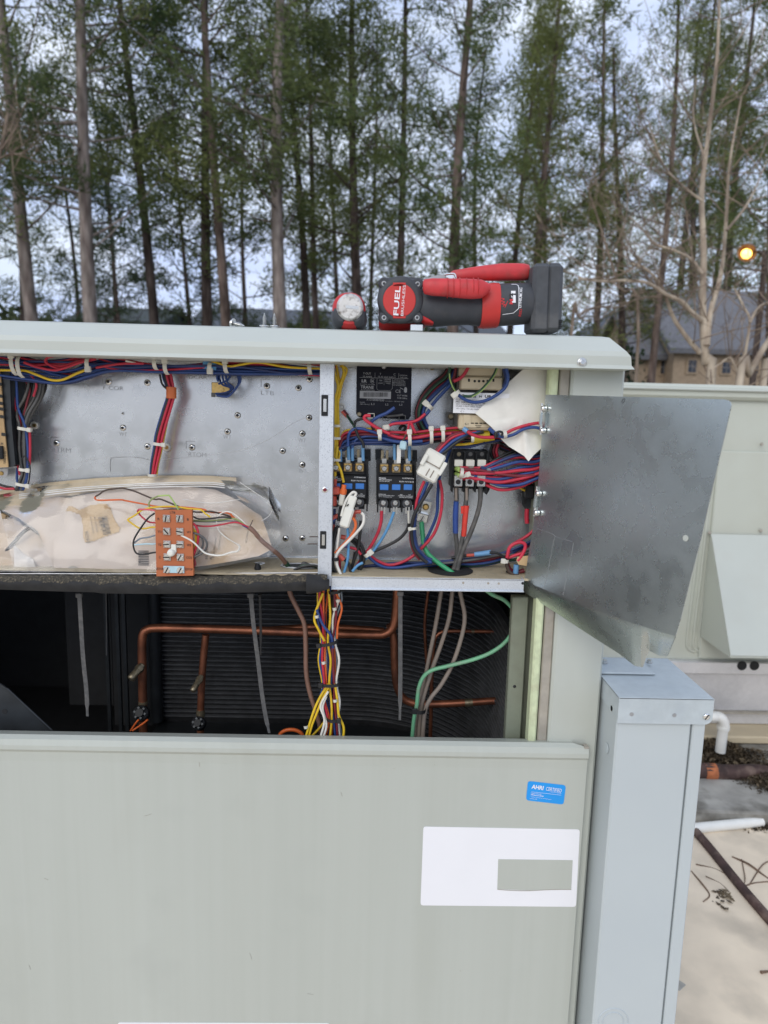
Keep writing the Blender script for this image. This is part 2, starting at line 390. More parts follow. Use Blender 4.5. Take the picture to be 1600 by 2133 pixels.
# lower access panel with its rolled top edge
zp0=U(800,1535,.02).z; zp1=U(800,1548,-.014).z; zp2=U(800,1577,-.018).z
pr=[(.022,zp0-.02),(.022,zp0),(.017,zp0+.002),(-.008,zp1+.003),(-.016,zp1-.002),(-.019,zp1-.012),(-.019,zp2+.004),(-.0145,zp2-.002),(-.0135,zp2-.02),(-.0135,.33),(-.005,.32)]
xa,xb=XL,U(1226,1556,-.014).x
xb0=U(1192,1540,.0).x
rows=[]
for i,(y,z) in enumerate(pr):
    rows.append([V((xa,y,z)),V((xb0 if i<4 else xb,y,z))])
mb=MB(); vs=[p for r in rows for p in r]
mb.add(vs,[(i*2,i*2+1,i*2+3,i*2+2) for i in range(len(pr)-1)])
mb.add([V((xb,y,z)) for y,z in pr[4:]]+[V((xb,.002,.32)),V((xb,.002,pr[4][1]))],[tuple(range(len(pr)-4+2))])
panel=obj('access_panel',mb,M['panelpaint'],unit)
rs=random.Random(31)
for px,py,dx,dy,wd in ((300,1700,16,-5,.5),(520,1985,5,14,.5),(92,1830,9,3,.6),(710,1650,3,9,.5),(640,2070,13,2,.4),(1010,1575,8,1,.7),(415,1588,1,9,.6),(1190,1576,14,4,.9),(60,2010,4,10,.5),(820,1600,2,1,.9),(958,2022,2,1,.9),(905,1592,1,1,.9)):
    obj('scuff',MB().tube([U(px,py,-.0137),U(px+dx*.5,py+dy*.4,-.0138),U(px+dx,py+dy,-.0137)],wd*S(0)*.7,4,3),M['brownish'],panel)
mb=MB(); mb.box(V((xb-.004,-.012,zp1-.001)),(.008,.012,.003)); obj('rust_spot',mb,M['brownish'],panel)
for px,py,rx in ((63,1545,8),(75,1546,3),(100,1547,9),(1168,1580,9),(420,1541,3),(525,1547,4),(766,1541,3),(98,1578,3)):
    pbox(px-rx,py-1.2,px+rx,py+1.2,-.0196,-.0190,mb=(mb if False else MB()))
# stickers on the access panel
def sticker(name,pts,yf,m,parent,rnd=6,n=4):
    P=[]
    for i,p in enumerate(pts):
        a=V((*pts[i-1],0)); b=V((*p,0)); c=V((*pts[(i+1)%len(pts)],0))
        u=(a-b).normalized()*rnd; v=(c-b).normalized()*rnd
        for j in range(n+1):
            t=j/n; q=b+u*(1-t)**2+v*t**2; P.append((q.x,q.y))
    return obj(name,pprism(P,yf,yf+.0006),M[m],parent)
yl=-.0142
ST=sticker('sticker',[(882,1722),(1208,1728),(1200,1889),(876,1886)],yl,'sticker',unit); tag(ST,'blank white rectangular sticker')
# cut-out window of the white sticker shows the painted panel again
patch=obj('sticker_window',pprism([(1038,1790),(1193,1792),(1190,1853),(1110,1855),(1036,1852)],yl-.0006,yl),M['panelpaint'],panel)
mb=MB(); mb.tube([U(a,b,yl-.0007) for a,b in ((1036,1852.5),(1060,1854.5),(1100,1855.5),(1150,1853),(1190,1853))],.0005,5,3); obj('curled_edge',mb,M['brownish'],panel)
BS=sticker('sticker',[(1100,1627),(1179,1636),(1174,1676),(1096,1667)],yl,'stickerblue',unit); tag(BS,'small blue certification sticker')
sticker('sticker',[(245,2130),(687,2132),(687,2260),(243,2260)],yl,'sticker',unit)

# ------------------------------------------------------------------ lettering helper
_tc={}
def glyphs(s,bold=0.0):
    if (s,bold) in _tc: return _tc[(s,bold)]
    cu=bpy.data.curves.new('t','FONT'); cu.body=s; cu.size=1; cu.offset=bold; cu.resolution_u=3
    o=bpy.data.objects.new('t',cu); COL.objects.link(o)
    bpy.context.view_layer.update()
    me=bpy.data.meshes.new_from_object(o.evaluated_get(bpy.context.evaluated_depsgraph_get()))
    vs=[v.co.copy() for v in me.vertices]; fs=[tuple(p.vertices) for p in me.polygons]
    bpy.data.objects.remove(o); bpy.data.curves.remove(cu); bpy.data.meshes.remove(me)
    if not vs: r=([],[],1,1)
    else:
        x0=min(v.x for v in vs);x1=max(v.x for v in vs);y0=min(v.y for v in vs);y1=max(v.y for v in vs)
        r=([((v.x-(x0+x1)/2)/max(x1-x0,1e-6),(v.y-(y0+y1)/2)/max(y1-y0,1e-6)) for v in vs],fs,x1-x0,y1-y0)
    _tc[(s,bold)]=r; return r
def textmb(mb,s,px,py,wpx,hpx,y,rot=0,bold=0.0,surf=None):
    """flat print of width wpx, height hpx (photograph pixels at depth y), turned by rot degrees counter-clockwise"""
    vs,fs,_,_=glyphs(s,bold); k=S(y); c=U(px,py,y); a=rad(rot)+_r*-1
    ex=V((math.cos(a),0,math.sin(a))); ez=V((-math.sin(a),0,math.cos(a)))
    P=[c+ex*(u*wpx*k)+ez*(v*hpx*k) for u,v in vs]
    if surf: P=[surf(p) for p in P]
    mb.add(P,fs); return mb
def text(s,px,py,wpx,hpx,y,m,parent,rot=0,bold=0.0,name='lettering'):
    return obj(name,textmb(MB(),s,px,py,wpx,hpx,y,rot,bold),M[m],parent,fix=False)
yt=yl-.0004
text('AHRI',1120,1640,27,10,yt,'sticker',BS,-6,.03)
text('CERTIFIED',1154,1645,36,9,yt,'sticker',BS,-6)
mb=MB()
textmb(mb,'www.ahrinet.org',1157,1651,26,2.4,yt,-6); pbox(1104,1652.6,1172,1653.1,yt,yt+.0002,rot=-6,mb=mb)
textmb(mb,'Unitary Large AC',1117,1653.5,24,2.6,yt,-6,.02); textmb(mb,'AHRI Standard 340/360',1119,1657,30,2.8,yt,-6,.02)
textmb(mb,'Certification applies only when the complete system',1127,1662.5,47,2.2,yt,-6); textmb(mb,'is listed with AHRI',1111,1664,17,2.0,yt,-6)
obj('lettering',mb,M['sticker'],BS,fix=False)

# ------------------------------------------------------------------ grey disconnect box bolted beside the unit
yb_=-.075
bxL=max(U(1285,1448,yb_).x,XR+.004); bxR=U(1488,1462,yb_).x
zc=U(1386,1455,yb_).z; zcb=U(1386,1508,yb_).z; yd=.11
dbox=thing('disconnect_box',((bxL+bxR)/2,0,.02),'tall pale blue grey electrical disconnect box with screwed cap beside the open unit','electrical box')
mb=MB()
xw=bxR-bxL
mb.box(V(((bxL+bxR)/2,(yb_+yd)/2,zc-.001)),(xw,yd-yb_,.003),X3,.001)
fpts=[V((bxL,yb_,zc)),V((bxR,yb_,zc)),V((bxR,yb_,zcb+.012))]
for i in range(1,5): a=i*math.pi/10; fpts.append(V((bxR-.012+.012*math.cos(a),yb_,zcb+.012-.012*math.sin(a))))
fpts+= [V((bxR-.012,yb_,zcb)),V((bxL,yb_,zcb))]
mb.prism(fpts,V((0,.002,0)))
mb.box(V((bxL+.001,(yb_+yd)/2+.002,(zc+zcb)/2+.004)),(.002,yd-yb_-.004,zc-zcb-.008)); mb.box(V((bxR-.001,(yb_+yd)/2+.002,(zc+zcb)/2+.006)),(.002,yd-yb_-.004,zc-zcb-.012))
cap=obj('cap',mb,M['boxtop'],dbox)
ybf=yb_+.006
for px,py in ((1316,1488),(1405,1490)): obj('screw_hole',MB().lathe(U(px,py,yb_-.0004),V((0,1,0)),[(0,.0035),(.001,.0035)],12),M['emboss'],cap)
mb=MB(); c=U(1471,1492,yb_); mb.lathe(c,V((0,-1,0)),[(0,.0062),(.002,.006),(.0035,.004)],14); scw=obj('screw',mb,M['bright'],cap)
mb=MB(); mb.box(c+V((0,-.0036,0)),(.010,.0006,.0016),rotxz(55)); obj('slot',mb,M['hole'],cap)
xf=U(1440,1520,ybf).x
ztop=zcb+.02
xlb=bxL+.002; xrb=bxR-.008
mb=MB(); mb.box(V(((xlb+xf)/2,(ybf+yd)/2,(ztop+.12)/2)),(xf-xlb,yd-ybf,ztop-.12),X3,.003); body=obj('door',mb,M['box'],dbox)
mb=MB(); mb.box(V(((xf+.0015+xrb)/2,(ybf-.002+yd)/2,(ztop+.12)/2)),(xrb-xf-.0015,yd-ybf+.002,ztop-.12),X3,.002); obj('side_flange',mb,M['box'],dbox)
mb=MB()
for R_ in (36,25):
    c=U(1277,2128,ybf); k=S(ybf)
    pts=[c+V((math.cos(t)*R_*k,-.0002,math.sin(t)*R_*k)) for t in [i*2*math.pi/40 for i in range(41)]]
    mb.tube(pts,.0010,6,1,False)
obj('knockout',mb,M['boxtop'],body)
mb=MB(); mb.lathe(V((bxL+.001,-.035,U(1260,1555,-.03).z)),V((-1,0,0)),[(0,.009),(.001,.009)],18); obj('knockout',mb,M['boxtop'],body)
mb=MB(); mb.lathe(V((bxL+.001,-.045,zcb+.012)),V((-1,0,0)),[(0,.005),(.001,.005)],14); obj('plug',mb,M['bright'],cap)
# mounting strap on top of the box
ym=.055
mb=MB(); xs0=XR+.002; xs1=U(1365,1392,ym-.03).x
mb.box(V(((xs0+xs1)/2,ym,zc+.004)),(xs1-xs0,.07,.004),X3,.0015); mb.box(V((xs0+.0015,ym,zc+.035)),(.003,.07,.07),X3,.001); brk=obj('bracket',mb,M['boxtop'],dbox)
for px in (1259,1352):
    c=UZ(px,1381,zc+.0065); obj('bolt',MB().lathe(c,V((0,0,1)),[(0,.006),(.002,.006),(.0022,.0045),(.006,.0045)],6,False),M['steel'],brk)

# ------------------------------------------------------------------ neighbouring unit further back on the roof
YN=1.75
bu=thing('rooftop_unit',(1.5,YN,.2),'closed sage green rooftop unit standing on its curb behind the grey disconnect box','air conditioner')
M['paintfar']=mat('neighbour_paint',(.50,.52,.45),.45,var=.05,vs=2,dirt=(.42,.41,.33),dscale=3,damt=.35)
xn0=U(1180,1000,YN).x; xn1=3.6
zt0=U(1450,800,YN-.03).z; zt1=U(1450,831,YN-.03).z; zn1=U(1450,1372,YN).z
mb=MB(); mb.box(V(((xn0+xn1)/2,YN+.6,(zt0+zt1)/2)),(xn1-xn0+.06,1.26,zt0-zt1),X3,.012); nl=obj('lid',mb,M['paintfar'],bu)
mb=MB(); zz=U(1450,812,YN-.03).z; mb.box(V(((xn0+xn1)/2,YN-.036,zz+.002)),(xn1-xn0+.08,.016,.010),X3,.003); obj('lid_rim',mb,M['lidpaint'],nl)
mb=MB(); mb.box(V(((xn0+xn1)/2,YN+.6,(zt1+zn1)/2)),(xn1-xn0,1.2,zt1-zn1+.01),X3,.004); nb=obj('cabinet',mb,M['paintfar'],bu)
zj=U(1550,938,YN).z; xj=U(1496,935,YN).x
mb=MB(); mb.box(V(((xj+xn1)/2,YN-.006,(zj+zn1)/2)),(xn1-xj,.012,zj-zn1-.01),X3,.004); obj('access_panel',mb,M['paintfar'],bu)
mb=MB(); mb.box(V((U(1478,900,YN).x,YN-.004,(zt1+zj)/2)),(.004,.008,zt1-zj),X3,.001); obj('seam',mb,M['paintfar'],nb)
for i,(pa,pb) in enumerate((((1470,1085),(1430,1345)),((1481,1085),(1443,1345)),((1492,1090),(1455,1342)))):
    pts=[U(pa[0],pa[1]-120,YN-.001),U(pa[0],pa[1],YN-.001)]
    x_=U(pb[0],pb[1],YN).x
    pts=[V((x_+.01,YN-.001,U(1450,1000,YN).z)),V((x_+.006,YN-.001,U(1450,1200,YN).z)),V((x_,YN-.001,U(1450,1330,YN).z)),V((x_+.012,YN-.001,U(1450,1352,YN).z)),V((x_+.04,YN-.001,U(1450,1358,YN).z))]
    obj('pressed_bead',MB().tube(pts,.007,6,4,flat=.6),M['paintfar'],nb)
for px,py in ((1500,905),(1478,1110),(1487,1120),(1585,1105),(1513,1236),(1540,1352),(1587,925)):
    obj('screw',MB().lathe(U(px,py,YN-.013 if px<1500 else YN-.02),V((0,-1,0)),[(0,.008),(.004,.006)],8),M['brownish'],nb)
# air intake hood
A=U(1480,1112,YN-.014); xh=A.x; zA=A.z; yf2=YN-.27
B=U(1541,1370,yf2); zB=B.z
D_=V((xh,YN-.014,zB)); B=V((xh,yf2,zB)); w_=V((.9,0,0))
mb=MB(); mb.add([A,B,D_,A+w_,B+w_,D_+w_],[(0,1,2),(3,5,4),(0,3,4,1),(1,4,5,2)]); hood=obj('intake_hood',mb,M['paintfar'],bu)
mb=MB(); mb.box((A+B)/2+w_/2+V((0,-.004,.004)),(.9,.002,(A-B).length-.01),(V((1,0,0)),V((0,-(A-B).normalized().z,(A-B).normalized().y)),(A-B).normalized()),.0005); obj('hood_cover',mb,M['lidpaint'],hood)
# base rail, curb
M['galvold']=galv('old_galvanised',.74,.38,(1,1.0,1.02),60,.6)
zr=U(1550,1402,YN).z; mb=MB(); mb.box(V(((xn0+xn1)/2,YN+.56,(zn1+zr)/2)),(xn1-xn0-.02,1.18,zn1-zr-.006),X3,.004); rail=obj('base_rail',mb,M['galvold'],bu)
for px in (1546,1572): obj('lifting_hole',MB().lathe(U(px,1387,YN-.032),V((0,1,0)),[(0,.021),(.004,.021)],18),M['hole'],rail)
mb=MB(); z1=U(1550,1482,YN+.02).z; mb.box(V(((xn0+xn1)/2,YN+.58,(zr+z1)/2)),(xn1-xn0-.05,1.1,zr-z1-.002)); obj('curb',mb,M['galvold'],bu)
mb=MB(); z2=U(1550,1490,YN).z; mb.box(V(((xn0+xn1)/2,YN+.57,(z1+z2)/2)),(xn1-xn0,1.12,z1-z2-.001)); obj('curb_flange',mb,M['brownish'],bu)
mb=MB(); z3=U(1550,1517,YN).z; mb.box(V(((xn0+xn1)/2,YN+.59,(z2+z3)/2)),(xn1-xn0-.04,1.1,z2-z3-.002),X3,.003); obj('curb_skirt',mb,M['galvold'],bu)
mb=MB(); z4=U(1550,1546,YN-.06).z; mb.box(V(((xn0+xn1)/2,YN+.52,(z3+z4)/2)),(xn1-xn0+.06,1.2,z3-z4-.002),X3,.006); obj('curb_cap',mb,M['beige'],bu)
M['cant']=mat('membrane_upstand',(.50,.45,.37),.8,var=.08,vs=4,dirt=(.33,.28,.21),dscale=3,damt=.5)
mb=MB(); z5=.0; mb.box(V(((xn0+xn1)/2,YN+.56,z4/2)),(xn1-xn0-.02,1.16,z4-.004),X3,.01); obj('curb_upstand',mb,M['cant'],bu)
# drain trap
yv=YN-.16
pv=thing('drain_pipe',U(1503,1567,yv),'white plastic drain pipe elbow hanging from the rear rooftop unit','pipe')
def vp(px,py,y=yv): return U(px,py,y)
pts=[U(1440,1493,yv+.12),U(1478,1494,yv),U(1492,1493,yv),U(1502,1497,yv),U(1507,1508,yv),U(1507,1520,yv)]
obj('elbow',MB().tube(pts,[.020,.020,.023,.024,.024,.024],14,5),M['pvc'],pv)
obj('collar',MB().lathe(U(1507,1512,yv),V((0,0,-1)),[(0,.026),(.012,.026)],16),M['pvc'],pv)
obj('pipe',MB().lathe(U(1507,1512,yv),V((-.02,0,-1)),[(0,.021),(U(1507,1512,yv).z-U(1505,1566,yv).z,.021)],16),M['pvc'],pv)

# ------------------------------------------------------------------ things lying on the roof
M['conc']=mat('old_concrete',(.33,.315,.28),.9,var=.25,vs=12,bmp=.8,bs=60,dirt=(.10,.09,.07),dscale=9,damt=.95)
M['rust']=mat('rusty_pipe',(.060,.033,.028),.8,var=.4,vs=20,bmp=.5,bs=60,dirt=(.20,.14,.11),dscale=25,damt=.7)
M['rustor']=mat('orange_rust',(.40,.13,.05),.85,var=.3,vs=40)
M['debris']=mat('leaf_debris',(.085,.062,.038),.95,var=.6,vs=30,dirt=(.22,.17,.10),dscale=30,damt=.8)
M['twig']=mat('dry_twig',(.16,.105,.07),.85,var=.3,vs=40)
rnd=random.Random(5)
p=UZ(1510,1665,.03)
t=tag(obj('concrete_paver',MB().box(p+V((0,.02,0)),(.36,.30,.055),(V((math.cos(-.05),math.sin(-.05),0)),V((math.sin(.05),math.cos(.05),0)),V((0,0,1))),.008),M['conc']),'weathered grey concrete paver on the roof below the rusty pipe','paver')
p=UZ(1590,1578,.05)
t=tag(obj('concrete_paver',MB().box(p+V((.12,.02,-.015)),(.36,.20,.06),X3,.008),M['conc']),'light concrete paver half under the curb beside the white drain pipe','paver')
mb=MB(); a,b=UZ(1440,1606,.075),UZ(1640,1612,.075); mb.tube([a+(b-a)*i/6+V((0,0,.003*math.sin(i*2))) for i in range(-3,9)],.031,12,2)
rp=obj('rusty_pipe',mb,M['rust']); tag(rp,'thick rusty dark red pipe lying along the rear curb','pipe')
mb=MB(); c=a+(b-a)*.19; d=(b-a).normalized(); mb.lathe(c-d*.022,d,[(0,.0325),(.045,.0325)],14); obj('rust_band',mb,M['rustor'],rp)
mb=MB(); a,b=UZ(1430,1727,.02),UZ(1582,1712,.02); mb.tube([a-(b-a)*.3,a,b,b+(b-a)*.03],.018,12,1)
tag(obj('metal_tube',mb,M['pvc']),'pale metal tube lying in front of the concrete paver','tube')
mb=MB(); a,b=UZ(1440,1722,.016),UZ(1610,1925,.016); L=[a+(b-a)*t+V((.002*math.sin(7*t),0,0)) for t in [-.5,-.2,0,.2,.4,.6,.8,1,1.25,1.6]]
mb.tube(L,.0155,10,3); tag(obj('conduit',mb,M['rust']),'dark rusty conduit running diagonally over the cream roof','pipe')
mb=MB()
def heap(cx,cy,w,d,h,n):
    for i in range(n):
        a=rnd.gauss(0,.42);b=rnd.gauss(0,.42)
        hh=h*math.exp(-1.6*(a*a+b*b))
        p=V((cx+a*w,cy+b*d,max(.006,hh*rnd.random())))
        s=rnd.uniform(.003,.014); u=V((rnd.uniform(-1,1),rnd.uniform(-1,1),rnd.uniform(-.5,.5))).normalized(); v=u.cross(V((rnd.random(),rnd.random(),1))).normalized()
        mb.add([p-u*s,p+v*s*.45,p+u*s,p-v*s*.45+V((0,0,s*.3))],[(0,1,2),(0,2,3)])
c=UZ(1585,1655,.0); heap(c.x,c.y,.20,.20,.09,6000)
c=UZ(1490,1585,.02); heap(c.x,c.y+.02,.24,.10,.11,6000)
c=UZ(1580,1715,.0); heap(c.x,c.y,.14,.06,.03,1500)
c=UZ(1480,1608,.02); heap(c.x,c.y,.3,.10,.10,2500)
c=UZ(1585,1640,.0); heap(c.x+.02,c.y,.30,.24,.11,5000)
c=UZ(1560,1592,.02); heap(c.x,c.y,.3,.10,.09,4000)
tag(obj('leaf_litter',mb,M['debris'],fix=False),'brown leaf litter heaped along the rear curb','leaf litter',kind='stuff')
mb=MB()
for i in range(420):
    p=UZ(rnd.uniform(1400,1640),rnd.uniform(1735,2130)**1.0,.004); s=rnd.uniform(.0015,.006); u=V((rnd.uniform(-1,1),rnd.uniform(-1,1),rnd.uniform(-.2,.2))).normalized(); v=u.cross(V((0,0,1))).normalized()
    mb.add([p-u*s,p+v*s*.4,p+u*s,p-v*s*.4],[(0,1,2,3)])
tag(obj('leaf_bits',mb,M['debris'],fix=False),'tiny dry leaf bits scattered over the cream roof','leaf litter',kind='stuff')
# twigs, and the roof patch outline built as one more twig shape
tw=[([(1525,1785),(1560,1800),(1600,1830),(1640,1850)],.0035),([(1450,1800),(1490,1810),(1530,1830)],.002),([(1440,1815),(1462,1840),(1478,1865),(1465,1878)],.003),([(1540,1850),(1570,1840),(1610,1835)],.0028),
    ([(1545,1790),(1552,1830),(1548,1845)],.0018),([(1470,1825),(1500,1840),(1520,1858)],.0018),([(1560,1845),(1590,1800),(1620,1790)],.002),([(1585,2025),(1610,2022)],.004)]
for i,(pp,r) in enumerate(tw):
    mb=MB(); mb.tube([UZ(x,y,.008+.004*((j+i)%2)) for j,(x,y) in enumerate(pp)],[r]*(len(pp)-1)+[r*.5],6,4)
    tag(obj('twig',mb,M['twig'],fix=True),['long forked brown twig right of the dark conduit','thin straw coloured twig left of the conduit near its bend','dark curved line marking the roof patch outline','brown twig crossing the dark conduit','short upright twig above the conduit crossing','small thin twig in the gap left of the conduit','slanted twig at the right edge of the roof','short thick twig at the bottom right of the roof'][i],'twig','twigs fallen on the cream roof')
mb=MB(); mb.box(UZ(1412,2052,.006),(.035,.03,.006),(V((.8,.6,0)),V((-.6,.8,0)),V((0,0,1))),.002); tag(obj('slate_chip',mb,M['conc']),'small grey chip lying by the foot of the disconnect box','chip')
for px,py,lb in ((1505,1872,'round dried leaf clump on the roof left of the conduit'),(1500,1897,'tiny dark leaf on the roof below the leaf clump')):
    mb=MB(); c=UZ(px,py,.004)
    for i in range(26 if py<1880 else 6):
        s=.012; p=c+V((rnd.gauss(0,.014),rnd.gauss(0,.014),rnd.random()*.012)); u=V((rnd.uniform(-1,1),rnd.uniform(-1,1),rnd.uniform(-.3,.3))).normalized(); v=u.cross(V((0,0,1))).normalized()
        mb.add([p-u*s,p+v*s*.5,p+u*s,p-v*s*.5],[(0,1,2,3)])
    tag(obj('dry_leaf',mb,M['debris'],fix=False),lb,'leaf')

# ------------------------------------------------------------------ houses beyond the trees
M['tanbrick']=mat('tan_brick',(.40,.30,.205),.9,var=.12,vs=6)
M['shingle']=mat('roof_shingle',(.15,.15,.16),.9,var=.2,vs=8)
M['bluesiding']=mat('blue_siding',(.14,.17,.22),.8,var=.1,vs=5)
M['darkroof']=mat('dark_green_roof',(.035,.045,.045),.9,var=.2,vs=5)
M['greyroof']=mat('blue_grey_roof',(.075,.085,.10),.9,var=.15,vs=5)
M['trim']=mat('white_trim',(.62,.62,.62),.6,var=.04)
M['pane']=mat('window_pane',(.03,.035,.045),.15,var=.1)
def slab(a,b,c,d,t): return MB().prism([a,b,c,d],V((0,0,t)))
def house(y,pxl,pxr,pe,pr,label,wall,roof,depth=9,wins=(),gable_front=False,name='house'):
    xl=U(pxl,pe,y).x; xr=U(pxr,pe,y).x; ze=U((pxl+pxr)/2,pe,y).z; zr=U((pxl+pxr)/2,pr,y+(0 if gable_front else depth/2)).z
    h=thing(name,((xl+xr)/2,y+depth/2,GZ),label,'house')
    mb=MB(); mb.box(V(((xl+xr)/2,y+depth/2,(ze+GZ)/2)),(xr-xl,depth,ze-GZ))
    o=.35
    xm=(xl+xr)/2
    if gable_front:
        mb.prism([V((xl,y,ze)),V((xr,y,ze)),V((xm,y,zr))],V((0,depth,0)))
        rf=MB(); rf.prism([V((xl-o,y-o,ze-.2)),V((xm,y-o,zr+.05)),V((xm,y-o,zr+.25)),V((xl-o,y-o,ze)),],V((0,depth+2*o,0)))
        rf.prism([V((xr+o,y-o,ze-.2)),V((xm,y-o,zr+.05)),V((xm,y-o,zr+.25)),V((xr+o,y-o,ze))],V((0,depth+2*o,0)))
    else:
        mb.prism([V((xl,y,ze)),V((xl,y+depth,ze)),V((xl,y+depth/2,zr))],V((xr-xl,0,0)))
        rf=MB(); rf.prism([V((xl-o,y-o,ze-.12)),V((xl-o,y+depth/2,zr+.05)),V((xl-o,y+depth/2,zr+.25)),V((xl-o,y-o,ze+.1))],V((xr-xl+2*o,0,0)))
        rf.prism([V((xl-o,y+depth+o,ze-.12)),V((xl-o,y+depth/2,zr+.05)),V((xl-o,y+depth/2,zr+.25)),V((xl-o,y+depth+o,ze+.1))],V((xr-xl+2*o,0,0)))
    obj('wall',mb,M[wall],h); rfo=obj('roof',rf,M[roof],h)
    if gable_front:
        tr=MB()
        for sx in (xl-o,xr+o):
            tr.prism([V((sx,y-o-.06,ze-.3)),V((xm,y-o-.06,zr-.0)),V((xm,y-o-.06,zr+.28)),V((sx,y-o-.06,ze+.02))],V((0,.05,0)))
        obj('trim',tr,M['trim'],rfo)
    k=S(y)
    for cx,cy,ww,hh in wins:
        c=U(cx,cy,y); 
        w1=MB(); w1.box(c+V((0,-.03,0)),(ww*k+.18,.06,hh*k+.18)); wo=obj('window',w1,M['trim'] if wall!='tanbrick' else M[wall],h)
        w2=MB(); w2.box(c+V((0,-.045,0)),(ww*k,.06,hh*k)); obj('pane',w2,M['pane'],wo)
        w3=MB(); w3.box(c+V((0,-.06,0)),(ww*k,.06,.06)); w3.box(c+V((0,-.0605,0)),(.06,.06,hh*k)); obj('muntin',w3,M['shingle'],wo)
    return h
house(30,1405,1700,735,618,'tan brick house with a broad grey shingle roof behind the bare white tree','tanbrick','shingle',9,((1441,763,16,24),(1512,766,17,22),(1570,768,14,22)))
house(31,1330,1412,745,660,'small tan porch wing with grey roof left of the brick house','tanbrick','shingle',6,((1382,765,12,26),(1355,768,10,24)))
house(38,1268,1362,700,655,'blue grey house with white trimmed gable right of the impact wrench','bluesiding','greyroof',9,((1305,722,14,22),(1335,725,12,20)),True)
house(46,1290,1326,690,644,'narrow pale gabled dormer house end behind the blue grey house','trim','greyroof',5,((1308,690,9,12),),True)
house(48,145,330,672,648,'low dark green roofed building behind the leftmost trunks','darkroof','darkroof',10)
house(52,395,700,690,650,'long low building with blue grey roof seen above the lid','bluesiding','greyroof',12)
house(50,905,1050,700,676,'low grey roofed building hidden behind the impact wrench','bluesiding','greyroof',10)

# ------------------------------------------------------------------ trees
def leafmat(name,c1,c2):
    m,n,b=new_mat(name); n.nodes.remove(b)
    t=tex(n,'noise',.9,3); oi=n.nodes.new('ShaderNodeObjectInfo')
    g=tex(n,'noise',7,2)
    ad=n.nodes.new('ShaderNodeMath'); ad.operation='MULTIPLY_ADD'; ad.inputs[1].default_value=.45; n.links.new(oi.outputs['Random'],ad.inputs[0])
    mu=n.nodes.new('ShaderNodeMath'); mu.operation='MULTIPLY_ADD'; mu.inputs[1].default_value=.4; n.links.new(g.outputs[0],mu.inputs[0])
    s=n.nodes.new('ShaderNodeMath'); s.operation='MULTIPLY'; s.inputs[1].default_value=.6; n.links.new(t.outputs[0],s.inputs[0]); n.links.new(s.outputs[0],mu.inputs[2]); n.links.new(mu.outputs[0],ad.inputs[2])
    c=ramp(n,ad.outputs[0],[(.35,c1),(.85,c2)]).outputs[0]
    d=n.nodes.new('ShaderNodeBsdfDiffuse'); tr=n.nodes.new('ShaderNodeBsdfTranslucent'); mi=n.nodes.new('ShaderNodeMixShader'); mi.inputs[0].default_value=.35
    n.links.new(c,d.inputs[0]); n.links.new(c,tr.inputs[0]); n.links.new(d.outputs[0],mi.inputs[1]); n.links.new(tr.outputs[0],mi.inputs[2])
    n.links.new(mi.outputs[0],n.nodes['Material Output'].inputs[0]); return m
M['needle']=leafmat('pine_needles',(.062,.096,.048),(.20,.225,.085))
M['needledark']=leafmat('dark_pine_needles',(.045,.068,.045),(.12,.145,.075))
M['shrubleaf']=leafmat('shrub_leaves',(.020,.036,.022),(.065,.078,.040))
def bark(name,c,vs=6):
    m,n,b=new_mat(name)
    t=tex(n,'noise',vs,8,mscale=(1,1,.25)); v=tex(n,'voronoi',9,mscale=(1,1,.35))
    c1=ramp(n,t.outputs[0],[(.3,sc_(c,.5)),(.55,c),(.75,sc_(c,1.6))]).outputs[0]
    c2=ramp(n,v.outputs['Distance'],[(0,(1,1,1)),(.9,(.55,.5,.5))]).outputs[0]
    n.links.new(mixc(n,1,c1,c2,'MULTIPLY'),b.inputs['Base Color']); b.inputs['Roughness'].default_value=.95; b.inputs['Specular IOR Level'].default_value=.1
    return m
M['bark']=bark('pine_bark',(.20,.155,.13)); M['barkdark']=bark('dark_pine_bark',(.115,.092,.08)); M['barkpale']=bark('pale_pine_bark',(.30,.26,.23))
M['syc']=bark('pale_smooth_bark',(.56,.48,.37),3); M['twiggy']=bark('bare_twigs',(.33,.265,.20),5)
